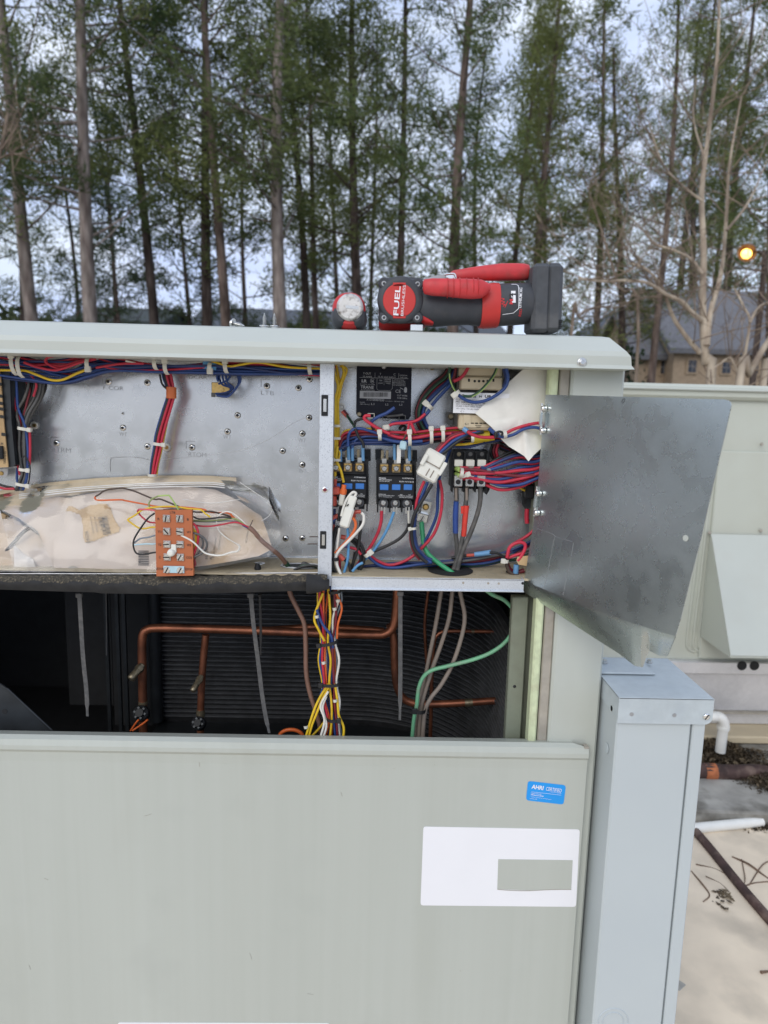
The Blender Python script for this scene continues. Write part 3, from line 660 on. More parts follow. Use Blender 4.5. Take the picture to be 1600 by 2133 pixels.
def pine_variant(seed,H,r0,lo,nb,bl,needles=24,spread=1.0):
    R=random.Random(seed)
    tr=MB()
    ph=R.random()*6
    def ax(t): return V((.16*math.sin(t*5+ph)*t*2,.16*math.cos(t*4+ph)*t*2,t*H))
    tr.tube([ax(i/14) for i in range(15)],[r0*(1-.80*(i/14)**1.1) for i in range(15)],10,2)
    cr=MB()
    def clump(c,rad_,n):
        for _ in range(n):
            d=V((R.gauss(0,1),R.gauss(0,1),R.gauss(.35,.8))).normalized()
            o=c+V((R.gauss(0,1),R.gauss(0,1),R.gauss(0,.7)))*rad_*.55
            s=d.cross(V((R.random(),R.random(),R.random()))).normalized()*R.uniform(.011,.025); L=R.uniform(.14,.26)
            cr.add([o-s,o+s,o+d*L],[(0,1,2)])
    for i in range(nb):
        u=(i+R.random())/nb; t=lo+(1-lo)*u
        az=R.random()*2*math.pi; prof=(1-u)**.6*(.45+.55*min(1,(u+.12)*3)); L=bl*prof*R.uniform(.55,1.25)+.25
        p=ax(t); el=R.uniform(.05,.75)+.4*u
        d=V((math.cos(az)*math.cos(el),math.sin(az)*math.cos(el),math.sin(el)))
        pts=[p,p+d*L*.5+V((0,0,-.04*L)),p+d*L+V((0,0,.10*L))]
        rb=.008+.013*L*(1-t*.4)
        tr.tube(pts,[rb,rb*.6,.006],5,2,False)
        m=max(2,int(L*2.0*spread))
        for j in range(m):
            q=.45+.55*(j+R.random())/m
            c=pts[0].lerp(pts[1],q*2) if q<.5 else pts[1].lerp(pts[2],q*2-1)
            side=V((R.gauss(0,1),R.gauss(0,1),R.gauss(0,.5)))*L*.20
            e=c+side
            if side.length>.15: tr.tube([c,e],[.008,.004],4,1,False)
            rc_=R.uniform(.22,.52); clump(e,rc_,int(needles*(.6+6.6*rc_)))
    return tr.mesh('pine_trunk',[M['bark']],fix=False),cr.mesh('pine_crown',[M['needle']],fix=False)
VAR=[pine_variant(11,19,.21,.49,44,2.3),pine_variant(12,19,.18,.54,33,2.1),pine_variant(13,19,.17,.52,29,2.2),pine_variant(14,16,.13,.45,32,1.7),pine_variant(15,19,.20,.46,48,2.5),pine_variant(16,14,.10,.20,38,1.6)]
R=random.Random(77)
MATS={}
def vmesh(v,bk,lf):
    key=(v,bk,lf)
    if key not in MATS:
        a=VAR[v][0].copy(); a.materials[0]=M[bk]; b=VAR[v][1].copy(); b.materials[0]=M[lf]; MATS[key]=(a,b)
    return MATS[key]
def pine(D,x0,y0,x1,y1,v,scl,label,bk='bark',lf='needle',fat=1.0):
    y=D+CAM.y; a=U(x0,y0,y); b=U(x1,y1,y); d=(b-a).normalized()
    base=a+d*((GZ-a.z)/d.z)
    root=thing('pine_tree',base,label,'pine tree','pine trees standing behind the roof')
    root.rotation_euler=(V((0,0,1)).rotation_difference(d)@Quaternion((0,0,1),R.random()*6.28)).to_euler()
    root.scale=(scl*fat,scl*fat,scl)
    ta,cb=vmesh(v,bk,lf)
    for nm,me in (('trunk',ta),('crown',cb)):
        o=bpy.data.objects.new(nm,me); COL.objects.link(o); o.parent=root
pines=[
 (17,68,660,4,180,0,1.05,'leaning pine at the left edge with grey scaly trunk','barkpale'),
 (16,196,660,158,120,4,1.08,'stout pine with pale patchy bark left of the LTB board','barkpale'),
 (19,312,665,268,150,2,1.05,'dark straight pine right of the pale barked pine','barkdark'),
 (19,437,672,408,120,0,1.0,'dark trunked pine with dense low crown above the orange taped wires','barkdark'),
 (18,470,674,446,160,2,1.05,'slim reddish trunk just right of the dense dark pine','bark'),
 (17,597,676,581,0,4,1.12,'tall pale grey pine above the two upright screws','barkpale'),
 (21,630,680,616,350,1,1.0,'dark thin pine close behind the tall pale grey one','barkdark'),
 (22,666,684,648,380,3,1.15,'slender pine between the pale pine and the screwdriver','bark'),
 (19,750,620,742,100,0,.98,'dark narrow pine rising above the screwdriver handle','barkdark'),
 (20,836,570,834,40,2,1.02,'straight dark pine rising behind the round red wrench cap','barkdark'),
 (16,958,565,970,60,4,.95,'broad full pine rising behind the red plier handles','bark'),
 (24,1004,560,1014,330,3,1.1,'thin pine leaning right beside the broad full pine','barkdark'),
 (25,1079,555,1096,300,1,1.0,'thin dark pine above the battery end of the wrench','barkdark'),
 (20,1124,640,1140,100,0,.92,'bushy pine directly above the wrench battery','bark'),
 (21,1234,688,1268,120,2,.92,'right leaning pine beyond the wrench battery end','bark'),
 (21,1290,695,1302,300,4,.86,'straight pine above the right end of the lid','barkdark'),
 (20,1358,770,1384,380,2,.92,'reddish trunk in front of the blue grey house','bark'),
 (42,1424,600,1442,330,1,1.6,'dark pine of the pair left of the bare white tree','barkdark'),
 (43,1441,600,1456,330,0,1.5,'dark pine touching the bare white tree from behind','barkdark'),
 (45,1520,700,1535,300,4,1.7,'pine with full crown behind the lit lamp','barkdark'),
 (20,1610,700,1622,300,0,.95,'pine with foliage at the right edge of the picture','bark'),
 (26,50,660,36,450,5,1.3,'thin understory pine behind the leaning left pine','barkdark','needledark'),
 (27,150,660,138,470,5,1.25,'small young pine between the two left trunks','barkdark','needledark'),
 (29,395,670,385,470,5,1.4,'low bushy young pine behind the middle left trunks','barkdark','needledark'),
 (26,252,665,240,450,5,1.15,'young pine with low branches left of the dark straight pine','barkdark','needledark'),
 (30,520,675,515,450,5,1.45,'low dark young pine left of the lying screw','barkdark','needledark'),
 (30,700,680,700,400,5,1.5,'dark low pine behind the screwdriver handle','barkdark','needledark'),
 (47,1480,690,1500,350,5,2.1,'far pine behind the fork of the bare tree','barkdark','needledark'),
 (32,228,662,222,480,5,1.5,'thin young pine right of the stout pale barked pine','barkdark','needledark'),
 (31,775,650,772,400,5,1.5,'dark low pine between screwdriver and wrench','barkdark','needledark'),
 (33,1140,690,1146,400,5,1.6,'low dark pine behind the wrench battery','barkdark','needledark'),
 (33,-15,660,-40,300,3,1.4,'far pine at the extreme left edge','barkdark','needledark'),
]
for a in pines: pine(*a)
# low shrubs and far wood
def leafmass(name,y,xa,xb,top,n,label,m,seed,kind=None,cat=None,depth=3.0,size=.2):
    R=random.Random(seed); mb=MB(); x0=U(xa,660,y).x; x1=U(xb,660,y).x
    cl=[(R.random(),R.random()*depth,R.uniform(.35,1)) for _ in range(max(6,int((x1-x0)*1.4)))]
    for _ in range(n):
        c=R.choice(cl); zt=U((xa+xb)/2,top,y).z
        hx=V((x0+(x1-x0)*c[0]+R.gauss(0,.7),y+c[1]+R.gauss(0,.6),0)); hz=GZ+(zt-GZ)*c[2]; hx.z=hz-abs(R.gauss(0,1.1)) if R.random()<.75 else GZ+(hz-GZ)*R.random()
        d=V((R.gauss(0,1),R.gauss(0,1),R.gauss(0,1))).normalized(); s=d.orthogonal().normalized()*size*R.uniform(.3,.8)
        mb.add([hx-s,hx+d*size*.5,hx+s,hx-d*size*.5],[(0,1,2,3)])
    o=obj(name,mb,M[m],fix=False)
    return tag(o,label,cat,kind=kind)
leafmass('far_woods',62,-350,2000,648,14000,'far dark wood along the horizon','shrubleaf',3,'stuff','woods',12,.55)
leafmass('evergreen_shrub',27,1150,1300,640,6000,'dark evergreen hedge behind the right end of the lid','shrubleaf',4,None,'shrub',2,.2)
leafmass('evergreen_shrub',34,900,1180,668,5000,'low dark evergreen mass behind the wrench','shrubleaf',5,None,'shrub',2,.22)
leafmass('evergreen_shrub',44,1340,1500,600,3500,'olive green shrub mass above the brick house roof line','needle',6,None,'shrub',2,.22)
leafmass('evergreen_shrub',36,560,760,655,3500,'dark shrub mass left of the screwdriver','shrubleaf',7,None,'shrub',2,.25)
leafmass('evergreen_shrub',44,1500,1680,590,3500,'brownish green tree mass below the lit lamp','needledark',8,None,'shrub',2,.2)
# bare trees
def bare(D,mains,label,seed,m='syc',tw=3,tl=1.0):
    R=random.Random(seed); y=D+CAM.y
    base=U(*mains[0][0][0],y)
    root=thing('bare_tree',(base.x,base.y,GZ),label,'bare tree')
    tb=MB(); tg=MB()
    def shoot(p,d,L,r,lev):
        pts=[p]; dd=d.copy()
        for i in range(3):
            dd=(dd+V((R.gauss(0,.22),R.gauss(0,.22),R.gauss(.10,.18)))).normalized(); pts.append(pts[-1]+dd*L/3)
        tg.tube(pts,[r,r*.8,r*.55,r*.3],4,2,False)
        if lev>0:
            for i in range(R.randint(1,3)):
                q=R.choice(pts[1:]); e=(dd+V((R.gauss(0,.7),R.gauss(0,.7),R.gauss(.2,.5)))).normalized()
                shoot(q,e,L*R.uniform(.45,.75),r*.55,lev-1)
    for pts,r0,r1,dy in mains:
        P=[U(a,b,y+dy*i/(len(pts)-1)) for i,(a,b) in enumerate(pts)]
        if pts is mains[0][0]: P=[V((P[0].x,P[0].y,GZ))]+P; rr=[r0*1.2]+[r0+(r1-r0)*i/(len(pts)-1) for i in range(len(pts))]
        else: rr=[r0+(r1-r0)*i/(len(pts)-1) for i in range(len(pts))]
        tb.tube(P,rr,9,4)
        C=catmull(P[1 if pts is mains[0][0] else 0:],6)
        for i in range(2,len(C)):
            for _ in range(tw):
                if R.random()<.16:
                    t=(C[i]-C[i-1]).normalized(); e=(t*.5+V((R.gauss(0,.8),R.gauss(0,.6),R.gauss(.25,.5)))).normalized()
                    shoot(C[i],e,tl*R.uniform(.5,1.3),.009,2)
    obj('trunk',tb,M[m],root,fix=False); obj('twigs',tg,M['twiggy'],root,fix=False)
bare(9.5,[([(1478,830),(1470,760),(1464,640),(1466,520),(1462,400),(1478,260),(1494,120),(1500,-40)],.062,.014,.3),
     ([(1472,720),(1480,650),(1502,570),(1512,470),(1520,340),(1545,200)],.045,.010,.6),
     ([(1462,668),(1440,650),(1420,628),(1385,612),(1350,590),(1305,584),(1255,586),(1205,580)],.035,.012,-.6),
     ([(1458,735),(1430,702),(1402,660),(1380,600),(1345,560),(1310,548)],.036,.012,-.2),
     ([(1462,570),(1440,540),(1400,520),(1365,508),(1340,480),(1310,450)],.024,.008,.3),
     ([(1464,420),(1420,385),(1380,340),(1350,250)],.018,.006,.2),
     ([(1468,330),(1445,250),(1450,160)],.014,.005,.1),
     ([(1514,480),(1560,420),(1600,330)],.02,.006,.2)],
     'pale barked bare tree with forked trunk behind the rear unit',21,tl=1.15)
bare(9.0,[([(1535,830),(1560,780),(1585,735),(1612,690),(1650,600)],.05,.03,.3),
     ([(1545,805),(1552,740),(1562,670),(1550,640),(1530,600)],.022,.010,.2),
     ([(1562,672),(1580,640),(1605,628)],.018,.008,.1),
     ([(1547,800),(1530,760),(1520,745),(1500,758),(1480,770)],.014,.006,.1)],
     'low forked bare trunk at the right edge above the rear unit',22,tw=2,tl=.8)
bare(9.2,[([(1585,830),(1605,790),(1640,740)],.05,.035,.2)],'stub of a leaning pale trunk at the far right edge',23,tw=2,tl=.6)
bare(11,[([(-80,640),(-30,420),(5,300),(15,240)],.05,.02,.2),([(5,310),(30,270),(45,240)],.018,.006,.1),([(0,330),(25,320),(60,330)],.016,.006,.1)],'leafless tan twigs reaching in at the left edge',24,'twiggy',5,.55)
bare(14,[([(1190,700),(1205,660),(1240,640),(1290,640),(1330,620)],.03,.012,.2),([(1205,660),(1230,670),(1270,655)],.015,.006,.1)],'small bare branches right of the wrench battery',25,'twiggy',3,.9)
bare(13,[([(1330,700),(1290,600),(1250,470),(1220,380)],.03,.010,.3),([(1290,600),(1240,560),(1190,540)],.016,.006,.2),([(1270,540),(1300,470),(1310,400)],.016,.006,.2)],'thin bare tree with spreading twigs above the lid end',26,'twiggy',4,1.3)
# lit lamp between the trees
yl_=12.0
lp=thing('street_lamp',(U(1590,700,yl_).x,yl_,GZ),'amber lamp glowing among the trees at the right edge','lamp')
pb=U(1592,560,yl_); mb=MB(); mb.tube([V((pb.x,yl_,GZ)),V((pb.x,yl_,1)),pb,U(1586,528,yl_),U(1570,524,yl_)],[.07,.06,.05,.035,.03],10,3); obj('pole',mb,M['barkdark'],lp)
m,n,b=new_mat('lamp_shade'); b.inputs['Base Color'].default_value=(.16,.10,.07,1); b.inputs['Roughness'].default_value=.6; M['shade']=m
c=U(1556,527,yl_); dd=V((-.55,-.65,-.5)).normalized()
obj('lamp_shade',MB().lathe(c-dd*.16,dd,[(0,.05),(.03,.13),(.16,.165),(.16,.155),(.04,.12)],18),M['shade'],lp)
m,n,b=new_mat('lamp_glow'); b.inputs['Base Color'].default_value=(1,.6,.2,1); b.inputs['Emission Color'].default_value=(1,.52,.10,1); b.inputs['Emission Strength'].default_value=6; M['glow']=m
obj('bulb',MB().lathe(c-dd*.03,dd,[(0,.03),(.03,.075),(.07,.09),(.12,.07),(.15,.03)],16),M['glow'],lp)

# ------------------------------------------------------------------ control compartment: back plate, shelf, post, rail, foam
zsh=U(800,1200,0).z                          # shelf height
ztp=ZLB+.02
xc1=U(1128,1000,.05).x
mb=MB(); mb.box(V(((XL+xc1)/2,YP+.002,(zsh+ztp)/2)),(xc1-XL,.003,ztp-zsh))
plate=obj('back_plate',mb,M['galvback'],unit)
mb=MB(); mb.box(V((xc1+.0015,YP/2+.01,(zsh+ztp)/2)),(.003,YP-.02,ztp-zsh-.002)); obj('side_plate',mb,M['inner2'],unit)
mb=MB(); mb.box(V(((XL+xc1)/2,YP/2+.003,zsh-.0015)),(xc1-XL,YP+.008,.003)); shelf=obj('shelf',mb,M['dust'],unit)
mb=MB(); mb.box(V(((XL+xc1)/2,YP-.004,zsh+.002)),(xc1-XL,.003,.004)); obj('shelf_seam',mb,M['bright'],shelf)
xpl=U(664,1000,-.004).x; xpr=U(693,1000,-.004).x
mb=MB(); zb_=U(690,1226,-.004).z
mb.box(V(((xpl+xpr)/2,-.003,(ZLB+.003+zb_)/2)),(xpr-xpl,.002,ZLB-.006-zb_),X3,.0006)
mb.box(V((xpl+.001,.012,(ZLB+zsh)/2)),(.002,.028,ZLB-zsh-.004)); mb.box(V((xpr-.001,.010,(ZLB+zsh)/2)),(.002,.024,ZLB-zsh-.004))
post=obj('post',mb,M['galvpost'],unit)
def magnet(x0,y0,x1,y1):
    o=obj('magnet_catch',pbox(x0,y0,x1,y1,-.0062,-.004,.0008),M['black'],post)
    w=x1-x0; h=y1-y0
    obj('magnet',pbox(x0+w*.30,y0+h*.19,x1-w*.22,y1-h*.2,-.0068,-.0062,.0002),M['bright'],post)
    mb=MB()
    for i in range(3): pbox(x0+w*(.4+.13*i),y0+h*.22,x0+w*(.44+.13*i),y1-h*.22,-.0070,-.0068,mb=mb)
    obj('groove',mb,M['emboss'],post)
magnet(669.5,823,683,866); magnet(666.5,1106,679.5,1144)
def ringhole(px,py,y,r,parent,inner='hole',outer='galvpost',name='hole'):
    k=S(y); c=U(px,py,y)
    o=obj(name,MB().lathe(c,V((0,-1,0)),[(0,r*k*1.7),(.0008,r*k*1.5),(.0012,r*k*1.05)],14),M[outer],parent)
    mb=MB(); mb.lathe(c,V((0,-1,0)),[(.0009,r*k),(.0014,r*k)],12); obj('bore',mb,M[inner],parent)
ringhole(677,1020,-.0042,4,post,'w_maroon','bright')
# lower rail of the right compartment
mb=MB(); a=U(690,1214,-.004); b=U(1091,1220,-.004)
ex=(b-a).normalized(); ez=V((-ex.z,0,ex.x))
k=S(-.004); mb.box((a+b)/2,((b-a).length,.002,26*k),(ex,V((0,1,0)),ez),.0006)
mb.box((a+b)/2+ez*13*k+V((0,.008,-.0005)),((b-a).length,.018,.002),(ex,V((0,1,0)),ez)); mb.box((a+b)/2-ez*13*k+V((0,-.003,.0008)),((b-a).length,.006,.0016),(ex,V((0,1,0)),ez),.0005)
rail=obj('rail',mb,M['galvpost'],unit)
for px,py in ((965,1214),(1017,1215),(1039,1215.5)):
    obj('hole',MB().lathe(U(px,py,-.0052),V((0,-1,0)),[(0,2.6*k),(.0004,2.6*k)],12),M['brownish'],rail)
obj('hole',MB().lathe(U(1089,1215,-.0052),V((0,-1,0)),[(0,3*k),(.0004,3*k)],12),M['hole'],rail)
# foam strip hanging under the shelf on the left
def foamf(u,v):
    px=-380+u*1062; t=v
    bow=7*math.sin(min(1,max(0,(px-0)/640))*math.pi) if px>0 else 0
    top=1199+ (bow*.5 if 300<px else 0); bot=1228+bow+ (2 if px>200 else 0)- (10 if px>640 else 0)*(px-640)/40
    if px>640: top-=2
    py=top+(bot-top)*t
    return U(px,py,-.012-.010*math.sin(math.pi*t)-.006*math.sin(u*9)**2)
mb=MB(); mb.grid(foamf,90,8)
mb.grid(lambda u,v:foamf(u,1)+V((0,.05*v,.004*v)),90,2)
foam=obj('foam_strip',mb,M['foam'],unit,fix=False)
def foame(u,v):
    p=foamf(u,.0+.42*v+(.06*math.sin(u*70)+.05*math.sin(u*173))*v); return p+V((0,-.0012+.0012*v+.0007*math.sin(u*900+v*9),.0004*math.sin(u*1300)))
obj('foam_torn_edge',MB().grid(foame,400,6),M['foamtop'],foam,fix=False)
def foamt(u,v):
    p=foamf(u,0); q=U(-380+u*1062,1195.5,.016)
    return p.lerp(q,v)+V((0,0,.0016*math.sin(u*210+v*4)*math.sin(math.pi*v)))
obj('foam_edge',MB().grid(foamt,220,6),M['foamtop'],foam,fix=False)
mb=MB(); rr=[]
for i in range(9):
    t=i/8; c=U(640+46*t,1214+1*t,-.02+.012*t); h=(22-13*t*t)*S(-.02)
    rr.append([c+V((0,-.006+.012*math.sin(a)*.5,0))+V((0,math.sin(a)*.010,math.cos(a)*h)) for a in [j*2*math.pi/10 for j in range(10)]])
obj('foam_end',mb.loft(rr),M['foam'],foam)
mb=MB(); mb.tube([U(-200,1194,.0005),U(250,1195.5,.0005),U(664,1193,.0005)],.0011,6,2); obj('shelf_lip',mb,M['galv'],shelf)
# stamped holes of the back plate
yb=YP-.0002
for px,py in ((226,795),(307,797),(256,891),(118,923),(307,930),(400,932),(474,899),(556,804),(622,808),(645,790),(495,865),(644,870),(630,903),(630,968),(589,939),(595,1122),(630,1121),(404,773),(256,861)):
    r=3.0 if (px,py)!=(256,861) else 1.2
    k=S(yb); c=U(px,py,yb)
    o=obj('rivet_nut',MB().lathe(c,V((0,-1,0)),[(0,r*k*2.2),(.0012,r*k*1.8),(.0022,r*k*1.15),(.0022,r*k)],14),M['bright'],plate)
    obj('bore',MB().lathe(c,V((0,-1,0)),[(.0018,r*k*1.05),(.0026,r*k*1.05)],12),M['hole'],plate)
for s,px,py,w_,h_ in (('F/COR',236,808,40,8),('DCAR',412,785,36,8),('LTB',557,818,26,8),('RTRM',127,937,38,9),('RTOM',411,947,36,9),('WT',256,904,15,8),('WT',473,910,16,8),('WT',629,917,16,8),('WT',630,981,16,8),('WT',781,1105,17,13),('WT',924,995,8,11)):
    mb=MB(); textmb(mb,s,px,py,w_,h_,yb-.0003,0,-.03)
    textmb(mb,s,px+.5,py+.5,w_,h_,yb-.0002,0,-.03)
    obj('stamping',mb,M['emboss'],plate,fix=False)
for px,py in ((214,781),(544,790),(105,911),(388,919)):
    obj('scribe_mark',MB().tube([U(px,py+16,yb),U(px,py,yb),U(px+18,py,yb)],.0004,4,1),M['emboss'],plate)
mb=MB(); mb.tube([U(230,982,yb),U(230,958,yb),U(240,953,yb),U(285,952,yb),U(310,958,yb)],.0004,4,2)
obj('scribe_mark',mb,M['emboss'],plate)
mb=MB(); mb.tube([U(a,b,yb) for a,b in ((160,965),(200,955),(260,951),(330,957),(430,948),(500,938),(560,915),(610,882),(640,868))],.00022,4,5)
mb.tube([U(a,b,yb) for a,b in ((60,905),(90,907),(120,917),(146,917))],.00016,4,5); obj('scratch',mb,M['galv'],plate)
# ------------------------------------------------------------------ wires
rw=random.Random(9)
def wire(col,pts,rpx=2.6,y=.06,y2=None,k=6,parent=None,n=7,name='wire'):
    """pts: photograph pixels, each with an optional own depth"""
    m=len(pts); P=[]
    for i,p in enumerate(pts):
        yy=p[2] if len(p)>2 else (y if y2 is None else y+(y2-y)*i/(m-1)); P.append(U(p[0],p[1],yy))
    return obj(name,MB().tube(P,rpx*S(y),n,k),M['w_'+col],parent or unit)
def bundle(cols,path,sx,sy,y,dy=.012,rpx=2.6,jit=.35,parent=None,seed=0):
    R=random.Random(seed); n=len(cols)
    for i,c in enumerate(cols):
        f=(i+.5)/n*2-1; ph=R.random()*6; d=y+R.uniform(-dy,dy)
        pts=[]
        for j,p in enumerate(path):
            s=p[2] if len(p)>2 else 1
            q=f+jit*math.sin(ph+j*1.7)
            pts.append((p[0]+sx*q*s,p[1]+sy*q*s,d+(p[3] if len(p)>3 else 0)))
        wire(c,pts,rpx,d,parent=parent)
def tie(px,py,y,length,ang=90,wpx=7,m='tie',head=0,bulge=.010,parent=None):
    """strap of the given length across a bundle; ang is the strap's own direction in the picture; head -1/0/1"""
    k=S(y); a=rad(ang); ex=V((math.cos(a),0,math.sin(a))); ew=V((-math.sin(a),0,math.cos(a))); c=U(px,py,y); L=length*k/2
    mb=MB()
    def f(u,v):
        t=u*2-1; return c+ex*(L*t)+ew*((v-.5)*wpx*k)+V((0,-bulge*math.sqrt(max(0,1-t*t)),0))
    mb.grid(f,10,1); mb.grid(lambda u,v:f(u,v)+V((0,.0012,0)),10,1)
    o=obj('cable_tie',mb,M[m],parent or unit,fix=False)
    if head:
        h=MB(); h.box(c+ex*(L*head*.85)+V((0,-bulge*.6-.001,0)),(wpx*1.5*k,.006,wpx*1.5*k),(ex,V((0,1,0)),ew),.001); obj('tie_head',h,M[m],o)
    return o
# top trunk of wires behind the lid edge
yt=.055
trunk=['blue','navy','blue','red','blue','navy','blue','blue','navy','blue','blue','navy']
bundle(trunk,[(-160,762,1,.01),(-40,764,1.1),(50,769,1.1),(110,782,1.0),(150,785,.9),(185,772,.8),(235,762,.55),(330,768,.5),(430,771,.5),(500,770,.5),(600,772,.4),(690,775,.35)],0,19,yt,.012,2.7,.22,seed=3)
bundle(['red','blue','red','navy','red'],[(-160,745),(0,746),(60,752),(130,756),(190,750),(250,757),(350,764),(480,762),(600,768),(700,771)],0,9,yt-.012,.008,2.5,.7,seed=5)
wire('yellow',[(-100,768),(0,771),(50,772),(75,780),(105,791),(130,791),(160,778),(185,768)],2.7,.04)
wire('red',[(200,742),(140,741),(105,743),(95,750),(98,757),(125,768),(160,757),(200,748)],2.6,.038)
wire('red',[(50,755),(75,764),(110,771),(130,768),(165,756),(195,747)],2.6,.036)
wire('red',[(97,752),(100,758),(125,763),(150,757),(190,745)],2.4,.040)
wire('yellow',[(440,752),(460,758),(480,763),(505,759),(540,755),(600,765),(680,768)],2.4,.04)
wire('yellow',[(300,763),(318,764),(338,770),(350,778)],2.2,.05)
wire('red',[(200,766),(250,758),(300,757)],2.6,.04); wire('orange',[(560,756),(620,766),(690,768)],2.2,.045)
wire('white',[(262,752),(285,757)],2.2,.04)
obj('tape_wrap',MB().tube([U(425,757,.05),U(453,762,.05)],13*S(.05),12,1,flat=.8),M['w_ltblue'],unit)
for px,py,l,a,h in ((32,760,42,97,1),(45,764,44,95,0),(187,758,26,92,-1),(326,757,26,93,0),(348,765,30,95,1),(440,765,20,90,-1),(472,764,26,95,1),(646,768,24,95,0)): tie(px,py,.040,l,a,8,head=h,bulge=.014)
# left drop
yd1=.075
for i,(a,b,c_) in enumerate(((70,'cable',0),(76,'cable',3),(82,'grey',6),(64,'black',-3),(88,'cable',9),(58,'cable',-5))):
    wire(b,[(a-4,778),(a+2,800),(a-6+c_*.3,830),(a-22+c_*.1,860),(46+c_,890),(45+c_,930),(47+c_*.8,960),(50+c_*.7,985),(43+c_*.8,1008),(38+c_,1022)],2.9,yd1-.004*(i%3))
wire('red',[(60,778),(70,788),(76,803),(70,826)],2.4,.06); wire('maroon',[(52,790),(62,810),(56,840),(50,865)],2.4,.07)
wire('red',[(28,780),(27,810),(33,850),(42,880),(40,920),(36,960),(42,990)],2.5,.07)
wire('blue',[(34,780),(35,810),(38,850),(52,885),(58,930),(58,970),(55,1000),(48,1020)],2.8,.066); wire('red',[(62,890),(63,930),(62,968)],2.6,.066)
wire('blue',[(36,975),(36,1000),(42,1018)],2.6,.07); wire('red',[(-10,1012),(10,1018),(30,1018)],2.6,.06); wire('black',[(-10,1005),(8,1012),(28,1016)],2.4,.065)
wire('black',[(95,785),(95,810),(78,845),(62,870)],2.6,.085); wire('grey',[(0,785),(22,820),(40,860)],3.2,.09)
wire('black',[(44,958),(52,950),(62,968),(62,990),(58,1015)],1.6,.055)
for px,py,l,a in ((52,893,30,-8),(52,978,24,-6),(48,1009,32,-10)): tie(px,py,.062,l,a,6,head=1,bulge=.010)
for px,py in ((72,886),(77,1012),(347,932)):
    o=obj('tie_mount',MB().lathe(U(px,py,YP-.001),V((0,-1,0)),[(0,.007),(.002,.007),(.0025,.005)],12),M['tie'],plate)
    obj('screw',MB().lathe(U(px,py,YP-.004),V((0,-1,0)),[(0,.0036),(.002,.0033)],10),M['brass'],plate)
# middle drop with orange tape
for i,(c,o_,) in enumerate((('blue',-9),('black',-4),('red',-1),('red',2),('red',5),('red',8),('maroon',0),('black',-6))):
    f=o_
    wire(c,[(346+f*.8,762),(349+f*1.0,785),(355+f*.8,808),(356+f*.8,826),(346+f*.9,860),(333+f*.9,905),(328+f*.8,935),(322+f*.7,965),(318+f*.5,992)],2.6,.078-.004*(i%3))
wire('black',[(333,780),(338,800),(350,812)],2.2,.07)
wire('yellow',[(352,860),(344,900),(336,940),(330,965),(326,990)],2.2,.086)
obj('tape_wrap',MB().tube([U(357,806,.07),U(357,830,.07)],10.5*S(.07),12,1,flat=.7),M['orgtape'],unit)
tie(332,925,.064,26,-6,6,head=1); tie(317,990,.07,18,0,5,bulge=.006)
# coiled blue leads
for i in range(6):
    wire('blue',[(458+i*7,760),(456+i*7,778),(462+i*6,800-i*2),(480+i*3,808),(474-i*2,822-i*2),(452-i*1.5,822-i)] if i<3 else [(462+i*7,762),(480+i*4,775),(493+i*1.5,795),(490,815-i),(470+i,826),(445+i*2,824)],2.1,.075-.003*i)
for i in range(3): wire('blue',[(455,795-i*4),(452,785),(462,770+i),(480,770+i),(476,790),(455,800)],2,.07+.003*i)
pl=obj('bracket',pbox(441,797,478,822,.10,.104,.001),M['brass'],plate)
for i,px in enumerate((444,458,472)): obj('terminal',pbox(px-4,818,px+4,827,.085,.09,.0006),M['w_grey'],pl)
obj('screw',MB().lathe(U(463,812,.1),V((0,-1,0)),[(0,.004),(.002,.0035)],10),M['brass'],plate)
# control board at the left edge
mb=MB(); mb.add([U(-140,770,.05),U(1,770,.05),U(13,875,.05),U(16,972,.05),U(-140,985,.05)],[(0,1,2,3,4)]); mb.add([],[])
brd=obj('circuit_board',MB().prism([U(-140,770,.05),U(0,772,.05),U(8,880,.05),U(17,973,.05),U(-140,982,.05)],V((0,.003,0))),M['labeltan'],unit)
obj('bracket',MB().prism([U(2,772,.055),U(20,775,.055),U(24,880,.055),U(32,968,.055),U(28,972,.055),U(17,974,.055)],V((0,.05,0))),M['inner2'],unit)
mb=MB()
for i,(px,py) in enumerate(((0,800),(2,825),(3,840),(5,852),(6,868),(9,905))): pbox(px-6,py-3,px+3,py+3,.0485,.05,mb=mb,rot=-7)
obj('print_mark',mb,M['printblack'],brd)
text('50-5135001',10,953,26,4.5,.0494,'printblack',brd,-95); text('K1',4,926,7,5,.0494,'printblack',brd,-95)
obj('chip',pbox(-10,929,5,956,.044,.0495,.001),M['black'],brd)
mb=MB(); pprism([(-20,978),(16,976),(16,990),(10,993),(-20,993)],.10,.103,mb); b_=obj('mount_tab',mb,M['galv'],plate); obj('screw',MB().lathe(U(3,986,.1),V((0,-1,0)),[(0,.004),(.002,.0035)],10),M['brass'],plate)
wire('black',[(60,1100),(45,1112),(25,1135),(5,1155),(-20,1165)],4,.03)

# ------------------------------------------------------------------ right compartment: modules
def screwhead(px,py,y,r,parent,m='steel',cross=True,name='screw'):
    k=S(y); c=U(px,py,y); mb=MB(); mb.lathe(c,V((0,-1,0)),[(0,r*k),(.0010,r*k),(.0022,r*k*.7)],14)
    o=obj(name,mb,M[m],parent)
    if cross:
        q=MB(); a=rw.uniform(0,90)
        for t in (0,90): q.box(c+V((0,-.0021,0)),(r*k*1.2,.0008,r*k*.24),rotxz(a+t))
        q.mi=q.mi
        # the recess belongs to the screw head: joined as its own slot
        return o,q
    return o,None
